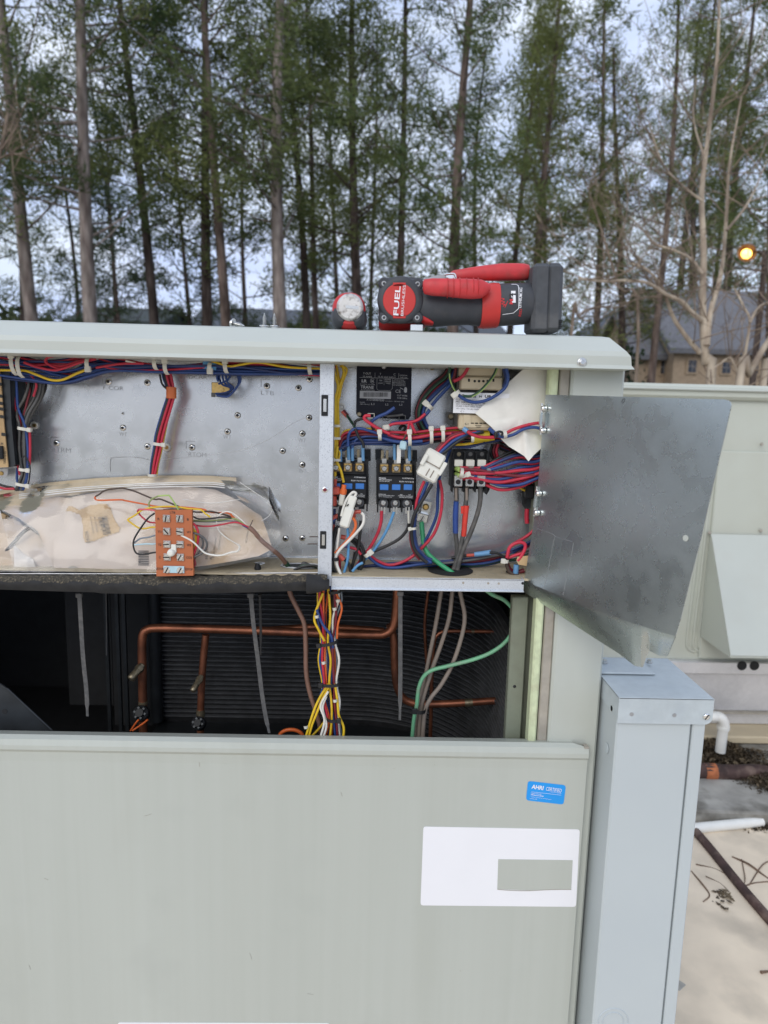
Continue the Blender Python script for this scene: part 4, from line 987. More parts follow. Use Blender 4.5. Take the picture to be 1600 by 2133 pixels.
# voltage monitor
vm=obj('voltage_monitor',pprism([(743,752),(858,755),(856,866),(851,874),(748,869),(742,862)],.070,YP-.001),M['blackmod'],unit); tag(vm,'black phase monitor module with white print')
yv_=.0696
mb=MB()
def vt(s,px,py,w_,h_,b=0.0): textmb(mb,s,px,py,w_,h_,yv_,0,b)
vt('Y-OUT',764.5,778,16,4.2,.01); vt('Y',792.5,779,3,4,.01); vt('C',822,780,4,4.2,.01); vt('10 AMPS',765.5,784.5,18,3.2); vt('15-32 VAC INPUT',806,785.5,36,3.2); vt('MADE IN',840.5,782,15,2.6); vt('THE USA',841,786.5,15,2.6)
vt('LR',759,793.5,11,6,.05); vt('SA',776,793.5,6,5,.03); vt('E112344  LR 62386',766,800.5,30,2.2); vt('ON',793,792.5,6,3); vt('LOAD',793,798,9,2.6); vt('PHASE',808.5,790.5,12,2.6); vt('ERROR',808.5,794.5,12,2.6); vt('WIRED',808.5,798.5,10,2.6)
for i,s in enumerate(('SHOCK HAZARD','TURN OFF ALL POWER','BEFORE SERVICING','ALL TERMINALS','MAY BE ENERGIZED')): vt(s,831.5,791.3+i*2.9,26-(i==0)*6,1.9)
vt('TRANE',765,806.5,27,6.2,.02); vt('X13100407-03',766,812.5,28,2.4); vt('X13100407030',782,833,36,4.2); vt('CE',829.5,815,11,6.5); vt('CUT WIRE',838,824,21,3.2); vt('FOR 50Hz',838,829.5,20,3.0); vt('L1,L2,L3 - 190-632 VAC',823,836.3,38,2.2)
vt('GUARD',755,838,11,2); vt('ABC-123-4-L2',760,842,20,2.2); vt('L1',776.5,841.5,6,3.6); vt('L2',806,842.5,6,3.6); vt('L3',835,843,6,3.6)
for x0,y0,x1,y1 in ((781,776.5,781.5,787.5),(830.5,777.5,831,787.5),(750,787.3,850,787.8),(785,788,785.5,808),(800,789,800.4,802),(817.5,789,818,809),(790,813,812,813.5)): pbox(x0,y0,x1,y1,yv_,yv_+.0003,mb=mb)
k=S(yv_)
for cx_ in (790,812):
    pts=[U(cx_,808,yv_)+V((math.cos(a)*5*k*(1 if cx_>800 else 1),0,math.sin(a)*5*k)) for a in ([math.pi+i*math.pi/12 for i in range(7)] if cx_<800 else [1.5*math.pi+i*math.pi/12 for i in range(7)])]
    mb.tube(pts,.0002,4,1)
# certification circle and a plain hand-and-tool warning mark
pts=[U(776,793.5,yv_)+V((math.cos(a)*4.6*k,0,math.sin(a)*4.6*k)) for a in [i*math.pi/9 for i in range(2,17)]]; mb.tube(pts,.0003,4,1)
pprism([(843,807),(846,806),(848,810),(847.5,817),(844,818.5),(841.5,815),(842,811)],yv_,yv_+.0003,mb); pbox(833,809,841,810,yv_,yv_+.0003,rot=-25,mb=mb)
obj('lettering',mb,M['printdim'],vm,fix=False)
bc=obj('barcode_label',pbox(750,815,814,830,.0694,.0699),M['printdim'],vm); mb=MB(); x=757
while x<808:
    w_=rw.choice((.6,.8,1.4,.6)); pbox(x,817.5,x+w_,826.5,.0689,.0694,mb=mb); x+=w_+rw.choice((.7,.9,1.5))
obj('barcode',mb,M['printblack'],vm)
for px,py in ((748.5,863),(800,764)): screwhead(px,py,.066,5,vm,'brassold' if py>800 else 'steel')
for px,py in ((773,866),(804,871),(838,870)):
    q=MB(); c=U(px,py,.066); k=S(.066)
    for dx,dz,sx,sz in ((0,4.5,14,1.6),(0,-4.5,14,1.6),(-6.5,0,1.6,9),(6.5,0,1.6,9)): q.box(c+V((dx*k,0,dz*k)),(sx*k,.008,sz*k))
    obj('terminal_window',q,M['tie'] if px<780 else M['w_grey'],vm)
# transformer with label
tf=obj('transformer',pbox(952,752,1052,896,.045,YP-.002,.004),M['xfmr'],unit); tag(tf,'beige and dark control transformer')
obj('bobbin_top',pbox(958,742,1046,786,.030,.05,.004),M['beige'],tf); obj('terminal_cover',pbox(960,786,1046,812,.024,.046,.002),M['beige'],tf)
mb=MB()
for px in (989,998,1007,1016): mb.lathe(U(px,794,.0238),V((0,-1,0)),[(0,.0022),(.0004,.0022)],8)
for px in (977,1028): pbox(px-2,789,px+2,795,.0236,.024,mb=mb)
obj('terminal_hole',mb,M['hole'],tf)
tl=obj('label',pbox(945,819,1060,861,.022,.0226),M['sticker'],tf)
mb=MB(); yl2=.0217
for s,px,py,w_,h_ in (('UL',963,824,12,5.5),('CE',988,826,8,5),('H',1001,826,5,4),('UR',1017,826,14,6)): textmb(mb,s,px,py,w_,h_,yl2,0,.03)
for s,px,py,w_,h_ in (('CUST. P/N: X13550256020',980,833.5,60,3.4),('PRI: 208/230/240/480V 60/50',984,838.5,68,3.2),('SEC: 24V(4-6) AC 75.0VA',977,843,53,3.2),('CLASS 2 NOT WET, CLASS 3 WET',985,847.5,70,3.2),('ISC: Class 130 (B) MADE',975,852.3,48,3.0),('C I',963,857,7,3)): textmb(mb,s,px,py,w_,h_,yl2)
obj('lettering',mb,M['printblack'],tf,fix=False)
tb=obj('bobbin_base',pbox(956,862,1040,896,.028,.06,.003),M['beige'],tf); mb=MB(); pprism([(966,864),(978,864),(981,868),(981,880),(990,884),(1036,884),(1036,890),(966,890)],.026,.028,mb); obj('bobbin_clip',mb,M['beige'],tf)
mb=MB()
for px in (984,993,1002,1010): pbox(px-3,880.5,px+3,882.5,.0255,.026,mb=mb)
pbox(990,886,1003,887,.0255,.026,mb=mb); pbox(992,889,1001,890,.0255,.026,mb=mb); obj('slot',mb,M['hole'],tf); text('S.I',972,883,7,4,.0257,'printblack',tf)
mb=MB(); pprism([(930,858),(955,858),(955,885),(934,885),(930,881)],.085,.088,mb); obj('mount_foot',mb,M['w_grey'],tf); screwhead(939.5,867.5,.085,6.5,tf,'brassold')
for px,py in ((900.5,766),(727,762),(712,848)): screwhead(px,py,YP-.004,5,plate,'brass' if px>800 else 'steel')
# definite-purpose contactors
def contactor():
    c0=U(825,1000,.05)
    root=obj('contactor',pprism([(784,959),(867,961),(867,1052),(858,1052),(858,1062),(846,1062),(846,1058),(812,1058),(806,1058),(806,1052),(784,1050)],.048,.085),M['black'],unit)
    pm=root
    obj('arc_cover',pbox(789,966,862,992,.040,.05,.002),M['black'],pm); obj('front_block',pbox(786,992,865,1042,.038,.05,.002),M['black'],pm)
    q=MB(); pprism([(782,936),(796,936),(796,958),(782,958)],.09,.10,q); pprism([(855,938),(869,938),(869,962),(855,962)],.09,.10,q)
    pbox(784,955,868,962,.07,.095,.001,mb=q); obj('base',q,M['inner2'],pm)
    xs=(800.5,825.5,850)
    for i,px in enumerate(xs):
        obj('saddle_clamp',pbox(px-9,966,px+9,985,.036,.0405,.0015),M['brass'],pm)
        q=MB()
        for yy in (967,972.5,983): pbox(px-8.5,yy-1,px+8.5,yy+1,.0352,.0365,.0004,mb=q)
        obj('clamp_edge',q,M['brassold'],pm)
        s,cr_=screwhead(px,976,.0352,6.3,pm); obj('recess',cr_,M['emboss'],pm)
        q=MB(); pbox(px-7,938,px-1,960,.055,.0565,.0003,mb=q); pbox(px+3,938,px+9,958,.055,.0565,.0003,mb=q); obj('spade_tab',q,M['brassold'],pm)
        q=MB(); pbox(px-5,955,px+5,967,.045,.047,.0003,mb=q); obj('tab_base',q,M['steel'],pm)
        obj('insert',pbox(px-10+1,1009,px+9,1021,.0368,.0385,.001),M['bluebtn'],pm)
        q=MB(); q.lathe(U(px-2,1048,.046),V((0,-1,0)),[(0,10*S(.046)),(.006,10*S(.046))],16); obj('terminal_cup',q,M['tooldark'],pm)
        s,cr_=screwhead(px-2,1047.5,.0395,6.6,pm); obj('recess',cr_,M['emboss'],pm)
    for px in (787,812.5,837.5,864.5): obj('barrier',pbox(px-1.5,1036,px+1.5,1068,.040,.07,.0008),M['black'],pm)
    q=MB(); yy=.0376
    for s,px,py,w_,h_ in (('PENDER',797,996,15,2.8),('BMC3-50 CONTACT',803,999.5,27,2.5),('ELECTRIC MOTORS',801,1002.5,22,1.8),('X13070691010',850,996.5,24,2.6),('RU',835,1003,6,2.8),('UL FILE E183-98',850,1003.5,24,2.3),('TORQUE FOR',796.5,1029.5,15,1.8),('BOTH 8-10 & 18-14 WIRE: 22 IN-LB',805,1032,33,1.8),('75 C  Terminals only',803,1035,28,1.8),('FPS',836,1030.5,5,1.8),('LRA',853.5,1030.8,5,1.8),('DISTRIBUTED  INDICATION',845,1033.3,31,1.8),('MADE IN CHINA',846,1036.2,28,1.8)): textmb(q,s,px,py,w_,h_,yy,0,.01)
    obj('lettering',q,M['print'],pm,fix=False)
    return root
c1=contactor(); tag(c1,'black contactor in full view, right of its twin')
def clone(o,parent,off):
    c=o.copy(); COL.objects.link(c); c.parent=parent; 
    if off is not None: c.location=o.location+off
    for ch in list(o.children): clone(ch,c,None)
    return c
off=U(725.5,1000,.05)-U(825,1002,.05); off.y=0
c2=clone(c1,unit,off); c2['label']='black contactor half hidden behind the galvanised post'
# power distribution block
db=obj('terminal_block',pprism([(944,938),(1020,940),(1020,1020),(1014,1031),(1010,1020),(941,1016)],.06,YP-.002),M['black'],unit); tag(db,'black three pole power terminal block')
for i,px in enumerate((956,980,1004)):
    obj('wall',pbox(px-14,942,px-10.5,1026,.040,.062,.001),M['black'],db)
    obj('lug',pbox(px-10,990,px+8,1014,.030,.055,.001),M['bright'],db); obj('lug_top',pbox(px-9,958,px+9,972,.038,.06,.001),M['tie'],db)
    q=MB(); q.lathe(U(px-1.5,1004,.0298),V((0,-1,0)),[(0,7.2*S(.03)),(.0006,7.2*S(.03))],16); sc1=obj('set_screw',q,M['emboss'],db)
    q=MB(); q.lathe(U(px-1.5,1004,.0290),V((0,-1,0)),[(0,5.2*S(.03)),(.0005,5.2*S(.03)),(.0006,3*S(.03)),(.0008,2.6*S(.03))],16); obj('socket',q,M['hole'],db)
    q=MB(); q.lathe(U(px,946,.0598),V((0,-1,0)),[(0,.0038),(.0012,.0036)],12); obj('base_screw',q,M['brassold'] if i==0 else M['w_grey'],db)
obj('wall',pbox(1013,942,1017,1030,.040,.062,.001),M['black'],db)
for px,py,c in ((950,976,'yellow'),(950,988,'yellow'),(962,982,'red'),(975,974,'taupe'),(985,980,'greywire'),(1000,974,'navy'),(1010,978,'greywire')):
    obj('crimp_sleeve',MB().lathe(U(px,py,.05),V((.2,-1,0)),[(0,5.5*S(.05)),(.020,5*S(.05))],10),M['w_lime'] if c=='yellow' else M['w_'+c],db)
# connector plug
cn=obj('plug_connector',pbox(884,940,926,972,.012,.034,.003,-28),M['white'],unit); tag(cn,'white nylon plug and socket joined at a slant')
obj('socket_half',pbox(872,968,917,1000,.010,.036,.003,-28),M['white'],cn)
for x0,y0,x1,y1 in ((880,945,888,970),(918,962,926,992)): obj('latch',pbox(x0,y0,x1,y1,.006,.014,.001,-28),M['white'],cn)
q=MB(); pbox(886,967.5,919,969.5,.0112,.013,rot=-28,mb=q); pbox(890,975,892,992,.0092,.011,rot=-28,mb=q); pbox(899,979,901,996,.0092,.011,rot=-28,mb=q); obj('seam',q,M['w_taupe'],cn)
# ground lug
gl=obj('ground_lug',pprism([(882,1043),(900,1047),(894,1072),(877,1067)],.095,.100),M['bright'],unit); screwhead(887,1056,.094,7,gl,'brass')
lb_=obj('lug_body',pbox(869,1070,892,1088,.080,.10,.001,-14),M['bright'],gl); q=MB(); q.lathe(U(880,1079,.0798),V((0,-1,0)),[(0,.0045),(.0015,.004)],14); obj('set_screw',q,M['steel'],gl); q=MB(); q.box(U(880,1079,.0780),(.008,.0006,.0013),rotxz(60)); obj('slot',q,M['hole'],gl)
# folded sheet hanging inside the compartment
def sheetf(u,v):
    A=[(1108,752),(988,862)]; 
    # u: along upper-left edge to lower-right edge, v: down
    tl_,tr_,bl_,br_=(1100,764),(1142,758),(990,861),(1104,962)
    P=[(1100,764),(1060,798),(1022,830),(990,861),(1012,880),(1035,900),(1052,926),(1075,942),(1101,961),(1118,942),(1145,925),(1150,760)]
    return None
P=[(1100,760,.034),(1060,796,.030),(1022,829,.022),(990,861,.013),(1006,874,.014),(1022,888,.016),(1036,902,.018),(1046,917,.020),(1060,930,.020),(1078,941,.018),(1092,950,.014),(1101,961,.008),(1112,948,.013),(1124,937,.018),(1140,925,.030),(1144,762,.040)]
c=U(1085,865,.018)
mb=MB(); vs=[U(*p) for p in P]; n_=len(vs); mid=[c+(p-c)*.5+V((0,-.004*math.sin(i*1.3),0)) for i,p in enumerate(vs)]
mb.add(vs+mid+[c],[(i,(i+1)%n_,n_+(i+1)%n_,n_+i) for i in range(n_)]+[(n_+i,n_+(i+1)%n_,2*n_) for i in range(n_)],True)
mb2=MB(); mb2.v=[p+V((0,.0006,0)) for p in mb.v]; mb2.f=[list(f) for f in mb.f]; mb2.sm=list(mb.sm); mb2.mi=list(mb.mi); mb.add(mb2.v,mb2.f,True)
ds=obj('diagram_sheet',mb,M['card'],None,V((0,0,0)),fix=False); tag(ds,'blank grey white folded sheet tucked inside the right compartment by the hinge','sheet')

# ------------------------------------------------------------------ right compartment: wiring
W=wire
W('yellow',[(712,758),(716,775),(711,795),(703,815),(700,840),(701,880),(703,930),(708,945),(703,962),(696,972)],2.9,.045)
W('yellow',[(692,760),(699,785),(704,806),(698,835),(698,870),(699,930),(699,970),(698,1000)],2.9,.040)
W('yellow',[(700,760),(705,785),(709,800),(704,840),(705,885),(704,925),(694,955),(690,972)],2.9,.050)
W('yellow',[(703,930),(701,958),(710,980),(716,1005)],2.9,.036)
W('yellow',[(708,762),(722,770),(712,800),(706,830)],2.6,.05)
for py in (887,913,958): tie(702,py,.036,16,0,5,bulge=.006,head=-1 if py>890 else 0)
W('maroon',[(714,855),(724,866)],4,.09); obj('crimp_sleeve',MB().tube([U(713,856,.09),U(724,868,.09)],4.2*S(.09),8,1),M['redcrimp'],unit)
obj('ring_terminal',MB().lathe(U(711,848,.112),V((0,-1,0)),[(0,.008),(.0015,.008)],14),M['steel'],unit)
W('dkgreen',[(723,866),(734,882),(740,893)],2.8,.08,.04); W('black',[(740,893),(747,910),(755,920),(758,933)],3.2,.03)
W('black',[(738,888),(741,878),(752,873),(764,873)],3,.05); W('black',[(772,880),(782,900),(800,910)],3.2,.05); W('grey',[(806,868),(825,866),(840,864)],2.8,.06)
W('blue',[(725,930),(726,908),(734,896),(752,893),(775,899),(800,907),(830,912),(870,912)],3.2,.035)
W('blue',[(732,935),(742,916),(762,909),(785,908),(800,905)],3,.045)
W('red',[(772,866),(762,866),(759,872),(768,880),(790,894),(812,904)],3.6,.026); W('blue',[(822,849),(806,860),(788,868),(776,876),(772,884)],3.8,.04)
tr=[('red',905,915,3.2),('red',910,908,3.2),('blue',920,918,3.0),('red',902,901,3.0),('navy',925,914,2.8),('blue',928,922,2.8),('yellow',897,905,2.6),('black',915,925,2.6),('blue',912,911,3.0),('maroon',908,920,2.6)]
for i,(c,ya,yb2,r) in enumerate(tr):
    j=(i*37%11-5)*.8
    W(c,[(706,935+j),(716,ya+6+j),(740,ya-2),(780,ya-3),(820,(ya+yb2)/2+j*.3),(860,yb2),(905,yb2-5),(950,yb2-8+j*.4),(985,yb2-8),(1010,yb2-6)],r,.055-.003*(i%5))
W('red',[(808,905),(835,912),(865,912),(905,905),(940,903)],3.6,.032); W('blue',[(790,910),(820,919),(850,921),(880,919)],3.6,.03); W('blue',[(820,912),(850,925),(885,924),(900,918)],3,.045)
W('black',[(780,912),(795,922),(830,924),(870,924)],2.6,.06); W('yellow',[(940,926),(970,925),(1000,920),(1030,914)],3,.05); W('navy',[(940,930),(975,931),(1010,922),(1040,917)],3,.055)
W('red',[(808,892),(812,886),(826,882),(845,881),(868,876),(886,862)],3.2,.04); W('blue',[(815,882),(840,879),(870,877),(890,861),(905,838),(940,800)],3.6,.048)
W('red',[(852,880),(850,895),(845,906),(842,915)],2.6,.034); W('red',[(856,880),(862,895),(866,902)],3.4,.034); W('brown',[(846,905),(840,918),(842,925)],2.2,.03)
obj('wire_cap',pbox(833,919,847,937,.016,.028,.002,-8),M['sky' if 'sky' in M else 'w_sky'],unit)
obj('label_tag',pbox(827,927,835,965,.04,.0406,0),M['whitewire'],unit)
for px,py,l,h in ((791,908,20,1),(853,913,32,1),(898,907,34,1),(922,905,32,1)): tie(px,py,.026,l,94,7,head=h,bulge=.012)
obj('crimp_body',pbox(797,885,812,897,.035,.05,.002,10),M['tie'],unit)
W('black',[(832,895),(836,888),(845,890),(838,900),(832,905)],3,.06)
# bundle rising to the top right
for i,(c,o_) in enumerate((('black',-9),('maroon',-6),('black',-3),('dkgreen',0),('yellow',3),('red',6),('navy',9),('blue',12),('black',4))):
    W(c,[(945+o_*.9,758),(930+o_*.6,785+o_*.6),(905+o_*.5,806+o_*.9),(884+o_*.5,830+o_*.8),(874+o_*.7,855+o_*.3),(875+o_*.8,875),(882+o_*.9,892),(895+o_,905)],3.4,.07-.003*(i%4))
tie(893,846,.050,22,-40,8,head=-1,bulge=.012)
W('black',[(950,770),(948,800),(946,830),(950,850)],3,.06); W('red',[(977,762),(968,778),(958,788),(945,794)],3.6,.02); W('maroon',[(950,765),(946,785),(940,800)],3.2,.04)
W('dkgreen',[(1036,764),(1028,782),(1014,800),(998,816),(982,825),(965,825)],3.0,.012); W('lime',[(1037.5,765),(1029.5,783),(1015.5,801.5),(999.5,817.5),(983,826.8)],.9,.009); W('lime',[(936,778),(938,792),(944,808),(951,818)],1.4,.018)
W('dkgreen',[(937,764),(936,782),(941,800),(951,817)],2.8,.022); W('blue',[(1054,766),(1058,785),(1054,804),(1038,820),(1015,833),(990,838),(968,832),(950,818)],3.6,.012)
W('navy',[(1048,766),(1054,790),(1048,806)],3,.02); tie(951,819,.008,16,40,8,head=-1,bulge=.008)
W('red',[(1130,880),(1108,883),(1085,889),(1068,895),(1055,902)],3.4,.010); W('blue',[(1130,893),(1110,890),(1090,894),(1070,905),(1050,910),(1036,908)],3.4,.010); W('blue',[(1040,906),(1030,902),(1018,892)],4,.016)
tie(1051,905,.004,18,100,7); 
W('black',[(1032,912),(1033,903),(1040,899),(1047,902),(1044,908)],2.6,.004); W('black',[(1031,900),(1036,910)],3.5,.006)
W('red',[(973,898),(985,906),(1005,911),(1030,911)],3.6,.018); obj('crimp_sleeve',MB().tube([U(966,893,.022),U(974,899,.018)],5.5*S(.02),10,1),M['bluecrimp'],unit)
obj('tape_wrap',MB().tube([U(983,910,.045),U(1019,906,.045)],13*S(.045),14,1,flat=.8),M['ylwtape'],unit); tie(983,912,.028,20,95,6,bulge=.012)
for c,yy,r in (('red',916,3.4),('navy',912,3.2),('black',906,3.2),('navy',920,3)): W(c,[(940,yy+10),(960,yy+4),(985,yy-3),(1020,yy-4),(1060,yy-2)],r,.06)
# leads to the plug connector and away
for c,o_ in (('red',-8),('blue',0),('black',7),('maroon',-12)):
    W(c,[(1000+o_,899),(972+o_*.4,905+o_*.4),(945+o_*.5,918+o_*.8),(925+o_*.7,935+o_*.5),(912+o_*.8,948)],3.6,.035,.026)
W('red',[(884,1002),(874,1025),(868,1045),(866,1062)],3.2,.03); 
W('blue',[(891,1004),(880,1030),(868,1058),(862,1090),(861,1120),(868,1145),(880,1162),(898,1172)],3.6,.032); W('black',[(900,1008),(886,1032),(870,1058),(861,1080),(857,1110),(862,1140),(876,1160),(890,1172)],3.8,.026); W('maroon',[(862,1090),(855,1115),(860,1145),(874,1166)],3,.04)
W('navy',[(866,1070),(864,1110),(870,1140),(886,1160),(900,1166)],3.4,.034)
tie(860,1100,.018,16,5,5,head=-1,bulge=.008)
W('blue',[(938,935),(928,965),(916,992),(912,1030),(910,1070),(897,1105),(880,1135),(850,1165),(815,1180),(790,1174),(770,1160)],3.4,.06); W('red',[(916,1000),(921,1030),(918,1070),(905,1110),(880,1140),(850,1165),(815,1177),(790,1170),(768,1155)],3.4,.05)
# fan of motor leads
fan=[('red',976,955,-6),('red',981,965,-2),('blue',984,962,0),('red',985,978,4),('blue',988,972,6),('red',990,985,8),('blue',994,985,10),('red',996,992,12),('red',986,998,14),('navy',982,950,-5),('blue',990,1002,16),('maroon',979,990,3),('red',999,1005,20)]
for i,(c,ya,yb2,s) in enumerate(fan):
    W(c,[(958,ya-2),(975,ya-1),(1000,ya+s*.25),(1040,(ya+yb2)/2+s*.9),(1080,yb2+s*.5),(1112,yb2-s*.2),(1140,yb2-8-s*.5)],3.6,.040-.003*(i%4))
W('black',[(1045,1006),(1075,1010),(1100,1003),(1118,995)],2.6,.06); W('yellow',[(1078,1012),(1090,1020),(1105,1024)],3,.07); W('black',[(1020,965),(1050,948),(1080,935),(1110,925)],3.6,.05); W('grey',[(1022,970),(1050,955),(1075,945)],3.6,.048)
for i in range(3): W(('black','maroon','red')[i],[(1026+6*i,925),(1022+6*i,940),(1027+6*i,955),(1038+5*i,962)],3,.075-.004*i)
for c in ('black','navy','maroon','red','black'): 
    o_=rw.uniform(-10,10); W(c,[(1040,925+o_),(1070,935+o_),(1100,930+o_*.5),(1130,940)],3.4,.08)
tie(960,985,.020,22,80,7,bulge=.016); tie(966,990,.022,20,20,7,head=1,bulge=.010)
# feeder cables with coloured tape
W('cable',[(950,1014),(951,1040),(950,1070),(949,1110),(952,1145),(948,1175),(938,1202)],5,.045,.06); W('cable',[(972,1014),(971,1040),(968,1070),(965,1110),(958,1145),(948,1178),(936,1204)],5,.045,.055); W('cable',[(1001,1014),(1000,1045),(993,1075),(980,1110),(965,1145),(955,1178),(950,1204)],5.2,.045,.05)
obj('tape_wrap',MB().tube([U(950.5,1044,.046),U(949,1075,.047),U(949,1110,.050)],[5.5*S(.05),6.2*S(.05),5.6*S(.05)],12,4),M['bluetape'],unit)
t_=MB(); t_.tube([U(972,1053,.045),U(969,1080,.046),U(966,1116,.05)],5.8*S(.05),12,4); t_.box(U(963.5,1062,.045),(7*S(.045),.001,16*S(.045)),rotxz(4)); obj('tape_wrap',t_,M['redtape'],unit)
for px in (950,972): W('steel' if False else 'taupe',[(px,1016),(px+.5,1042)],3.2,.040)
# contactor leads
for i,(px,c) in enumerate(((798,'red'),(823,'ltblue'),(849,'grey'))):
    q=MB(); k=S(.04); q.box(U(px-3,1063,.040),(3*k,.002,14*k)); q.box(U(px+3,1063,.040),(3*k,.002,14*k)); obj('lead_tab',q,M['steel'],unit)
W('red',[(795,1064),(794,1085),(788,1108),(776,1132),(764,1150),(752,1166),(735,1190)],3.6,.038,.05); W('ltblue',[(821,1066),(812,1090),(800,1115),(782,1142),(768,1158),(750,1175),(732,1195)],3.2,.040,.05)
obj('crimp_sleeve',MB().tube([U(851,1064,.040),U(852,1090,.040)],2.6*S(.04),8,1),M['tie'],unit); W('black',[(852,1090),(847,1105),(832,1122),(808,1136),(785,1146),(768,1156),(745,1180)],3.4,.040,.05)
tie(766,1154,.036,18,40,8,head=1,bulge=.008)
# bottom run
bot=[('red',1192,1183,1165,1142,3.2),('red',1188,1180,1168,1150,3),('blue',1180,1178,1172,1140,3),('navy',1176,1172,1160,1136,3),('grey',1186,1176,1162,1150,3),('blue',1183,1182,1176,1146,3.2),('dkgreen',1187,1180,1175,1160,3.2),('maroon',1184,1176,1166,1148,3)]
for i,(c,a,b,c3,d,r) in enumerate(bot): W(c,[(742,a+6),(790,a),(840,a-4),(890,b),(940,b-4),(990,c3+3),(1040,c3-6),(1080,d+4),(1120,d-16)],r,.075-.005*(i%5))
W('blue',[(768,1160),(785,1174),(805,1182),(830,1182),(870,1176),(900,1172)],3.2,.046); W('red',[(1075,1130),(1100,1115),(1125,1092)],3.4,.05); W('red',[(1056,1162),(1062,1140),(1078,1130),(1092,1132),(1094,1142),(1086,1158),(1078,1168)],3.8,.022); W('red',[(1056,1163),(1072,1157),(1090,1152)],3.4,.026)
obj('crimp_sleeve',MB().tube([U(972,1157,.05),U(988,1156,.05)],3.5*S(.05),8,1),M['redcrimp'],unit); obj('crimp_sleeve',MB().tube([U(988,1155,.045),U(1022,1151,.045)],[5*S(.05),6*S(.05)],10,1),M['bluecrimp'],unit)
W('black',[(1020,1151),(1035,1152),(1048,1160),(1056,1168)],3,.04); W('black',[(940,1162),(955,1160),(975,1157)],3.4,.055)
tie(1053,1168,.022,14,-5,7,head=-1,bulge=.008); W('maroon',[(1055,1172),(1062,1186),(1075,1192),(1092,1188)],5,.04); W('brown',[(1054,1172),(1062,1192),(1080,1198)],4,.03)
obj('tag_label',MB().prism([U(1078,1160,.02),U(1104,1157,.02),U(1103,1180,.02),U(1080,1176,.02),U(1076,1168,.02)],V((0,.0006,0))),M['labeltan'],unit); obj('wire_cap',MB().tube([U(1076,1176,.03),U(1074,1194,.03)],6*S(.03),10,1),M['bluecrimp'],unit)
W('green',[(878,1088),(880,1110),(883,1135),(893,1155),(915,1174),(938,1190),(950,1200)],5.2,.075,.03)
obj('hole_grommet',MB().lathe(UZ(938,1188,zsh+.001),V((0,0,1)),[(0,.040),(.001,.040)],24),M['hole'],shelf)
obj('hole_grommet',MB().lathe(UZ(1068,1192,zsh+.001),V((0,0,1)),[(0,.012),(.001,.012)],16),M['hole'],shelf)
g=MB(); c=UZ(628,1180,zsh); g.tube([c+V((.036*math.cos(a),.018*math.sin(a),.001)) for a in [i*2*math.pi/24 for i in range(25)]],.0018,6,1,False); obj('grommet_ring',g,M['emboss'],shelf)
g=MB(); g.add([c+V((.035*math.cos(a),.0175*math.sin(a),.0008)) for a in [i*2*math.pi/24 for i in range(24)]],[tuple(range(24))]); obj('hole_grommet',g,M['hole'],shelf,fix=False)
for i in range(5): W(('black','dkgreen','black','grey','black')[i],[(612+4*i,1187),(632,1180-2*i),(655,1178+i),(672,1186+i)],2.6,.03+.006*i)
obj('hole_ring',MB().lathe(UZ(541,1174,zsh),V((0,0,1)),[(0,.009),(.0012,.009),(.0012,.006)],18),M['bright'],shelf); obj('stand_off',MB().lathe(UZ(537,1186,zsh),V((0,0,1)),[(0,.006),(.004,.006),(.010,.003)],10),M['black'],shelf)
for px,py in ((655,1118),(651,1133)): W('brown',[(px-10,py),(px+10,py)],1.2,.05)
# clutter behind the post: relay plugs, crimps, white and orange leads
def cyl(pts,r,y,m,name='crimp_sleeve'): return obj(name,MB().tube([U(a,b,y) for a,b in pts],r*S(y),10,1),M[m],unit)
obj('wire_cap',pbox(691,1015,708,1031,.016,.036,.002,4),M['redcrimp'],unit); obj('wire_cap',pbox(692,1033,701,1055,.02,.034,.002,2),M['redcrimp'],unit); cyl([(699,998),(698,1012)],3.5,.03,'redcrimp')
cyl([(717,1010),(714,1030)],5,.018,'w_orange'); obj('wire_cap',pbox(708,1017,722,1033,.014,.026,.003,-8),M['w_orange'],unit)
obj('spade_sleeve',pbox(706,1029,718,1054,.014,.022,.002,-8),M['tie'],unit); W('black',[(711,1048),(708,1065),(705,1085)],3.4,.022)
pc=obj('capacitor_plug',pbox(712,1056,733,1101,.004,.022,.003,-17),M['white'],unit); obj('plug_tip',pbox(724,1033,741,1060,.007,.019,.002,-17),M['white'],pc)
W('white',[(738,1036),(742,1028),(736,1025),(728,1032),(720,1045),(714,1062),(711,1075)],2.8,.010); W('black',[(726,1050),(723,1054)],1.5,.006)
cyl([(731,1074),(742,1066),(752,1066)],4.5,.022,'redcrimp'); cyl([(728,1078),(740,1072)],6,.024,'redcrimp'); W('orange',[(734,1078),(740,1086),(740,1100),(730,1118),(715,1135),(698,1152)],3.2,.012); W('white',[(753,1068),(758,1075),(756,1092),(744,1108),(725,1128),(708,1145),(700,1160),(703,1180),(712,1200)],3.2,.010)
W('white',[(707,1100),(704,1125),(702,1145)],2.8,.014)
cyl([(690,1082),(705,1074)],5.5,.026,'redcrimp'); W('blue',[(688,1090),(700,1080)],3,.024); cyl([(694,1092),(697,1108)],4,.03,'redcrimp')
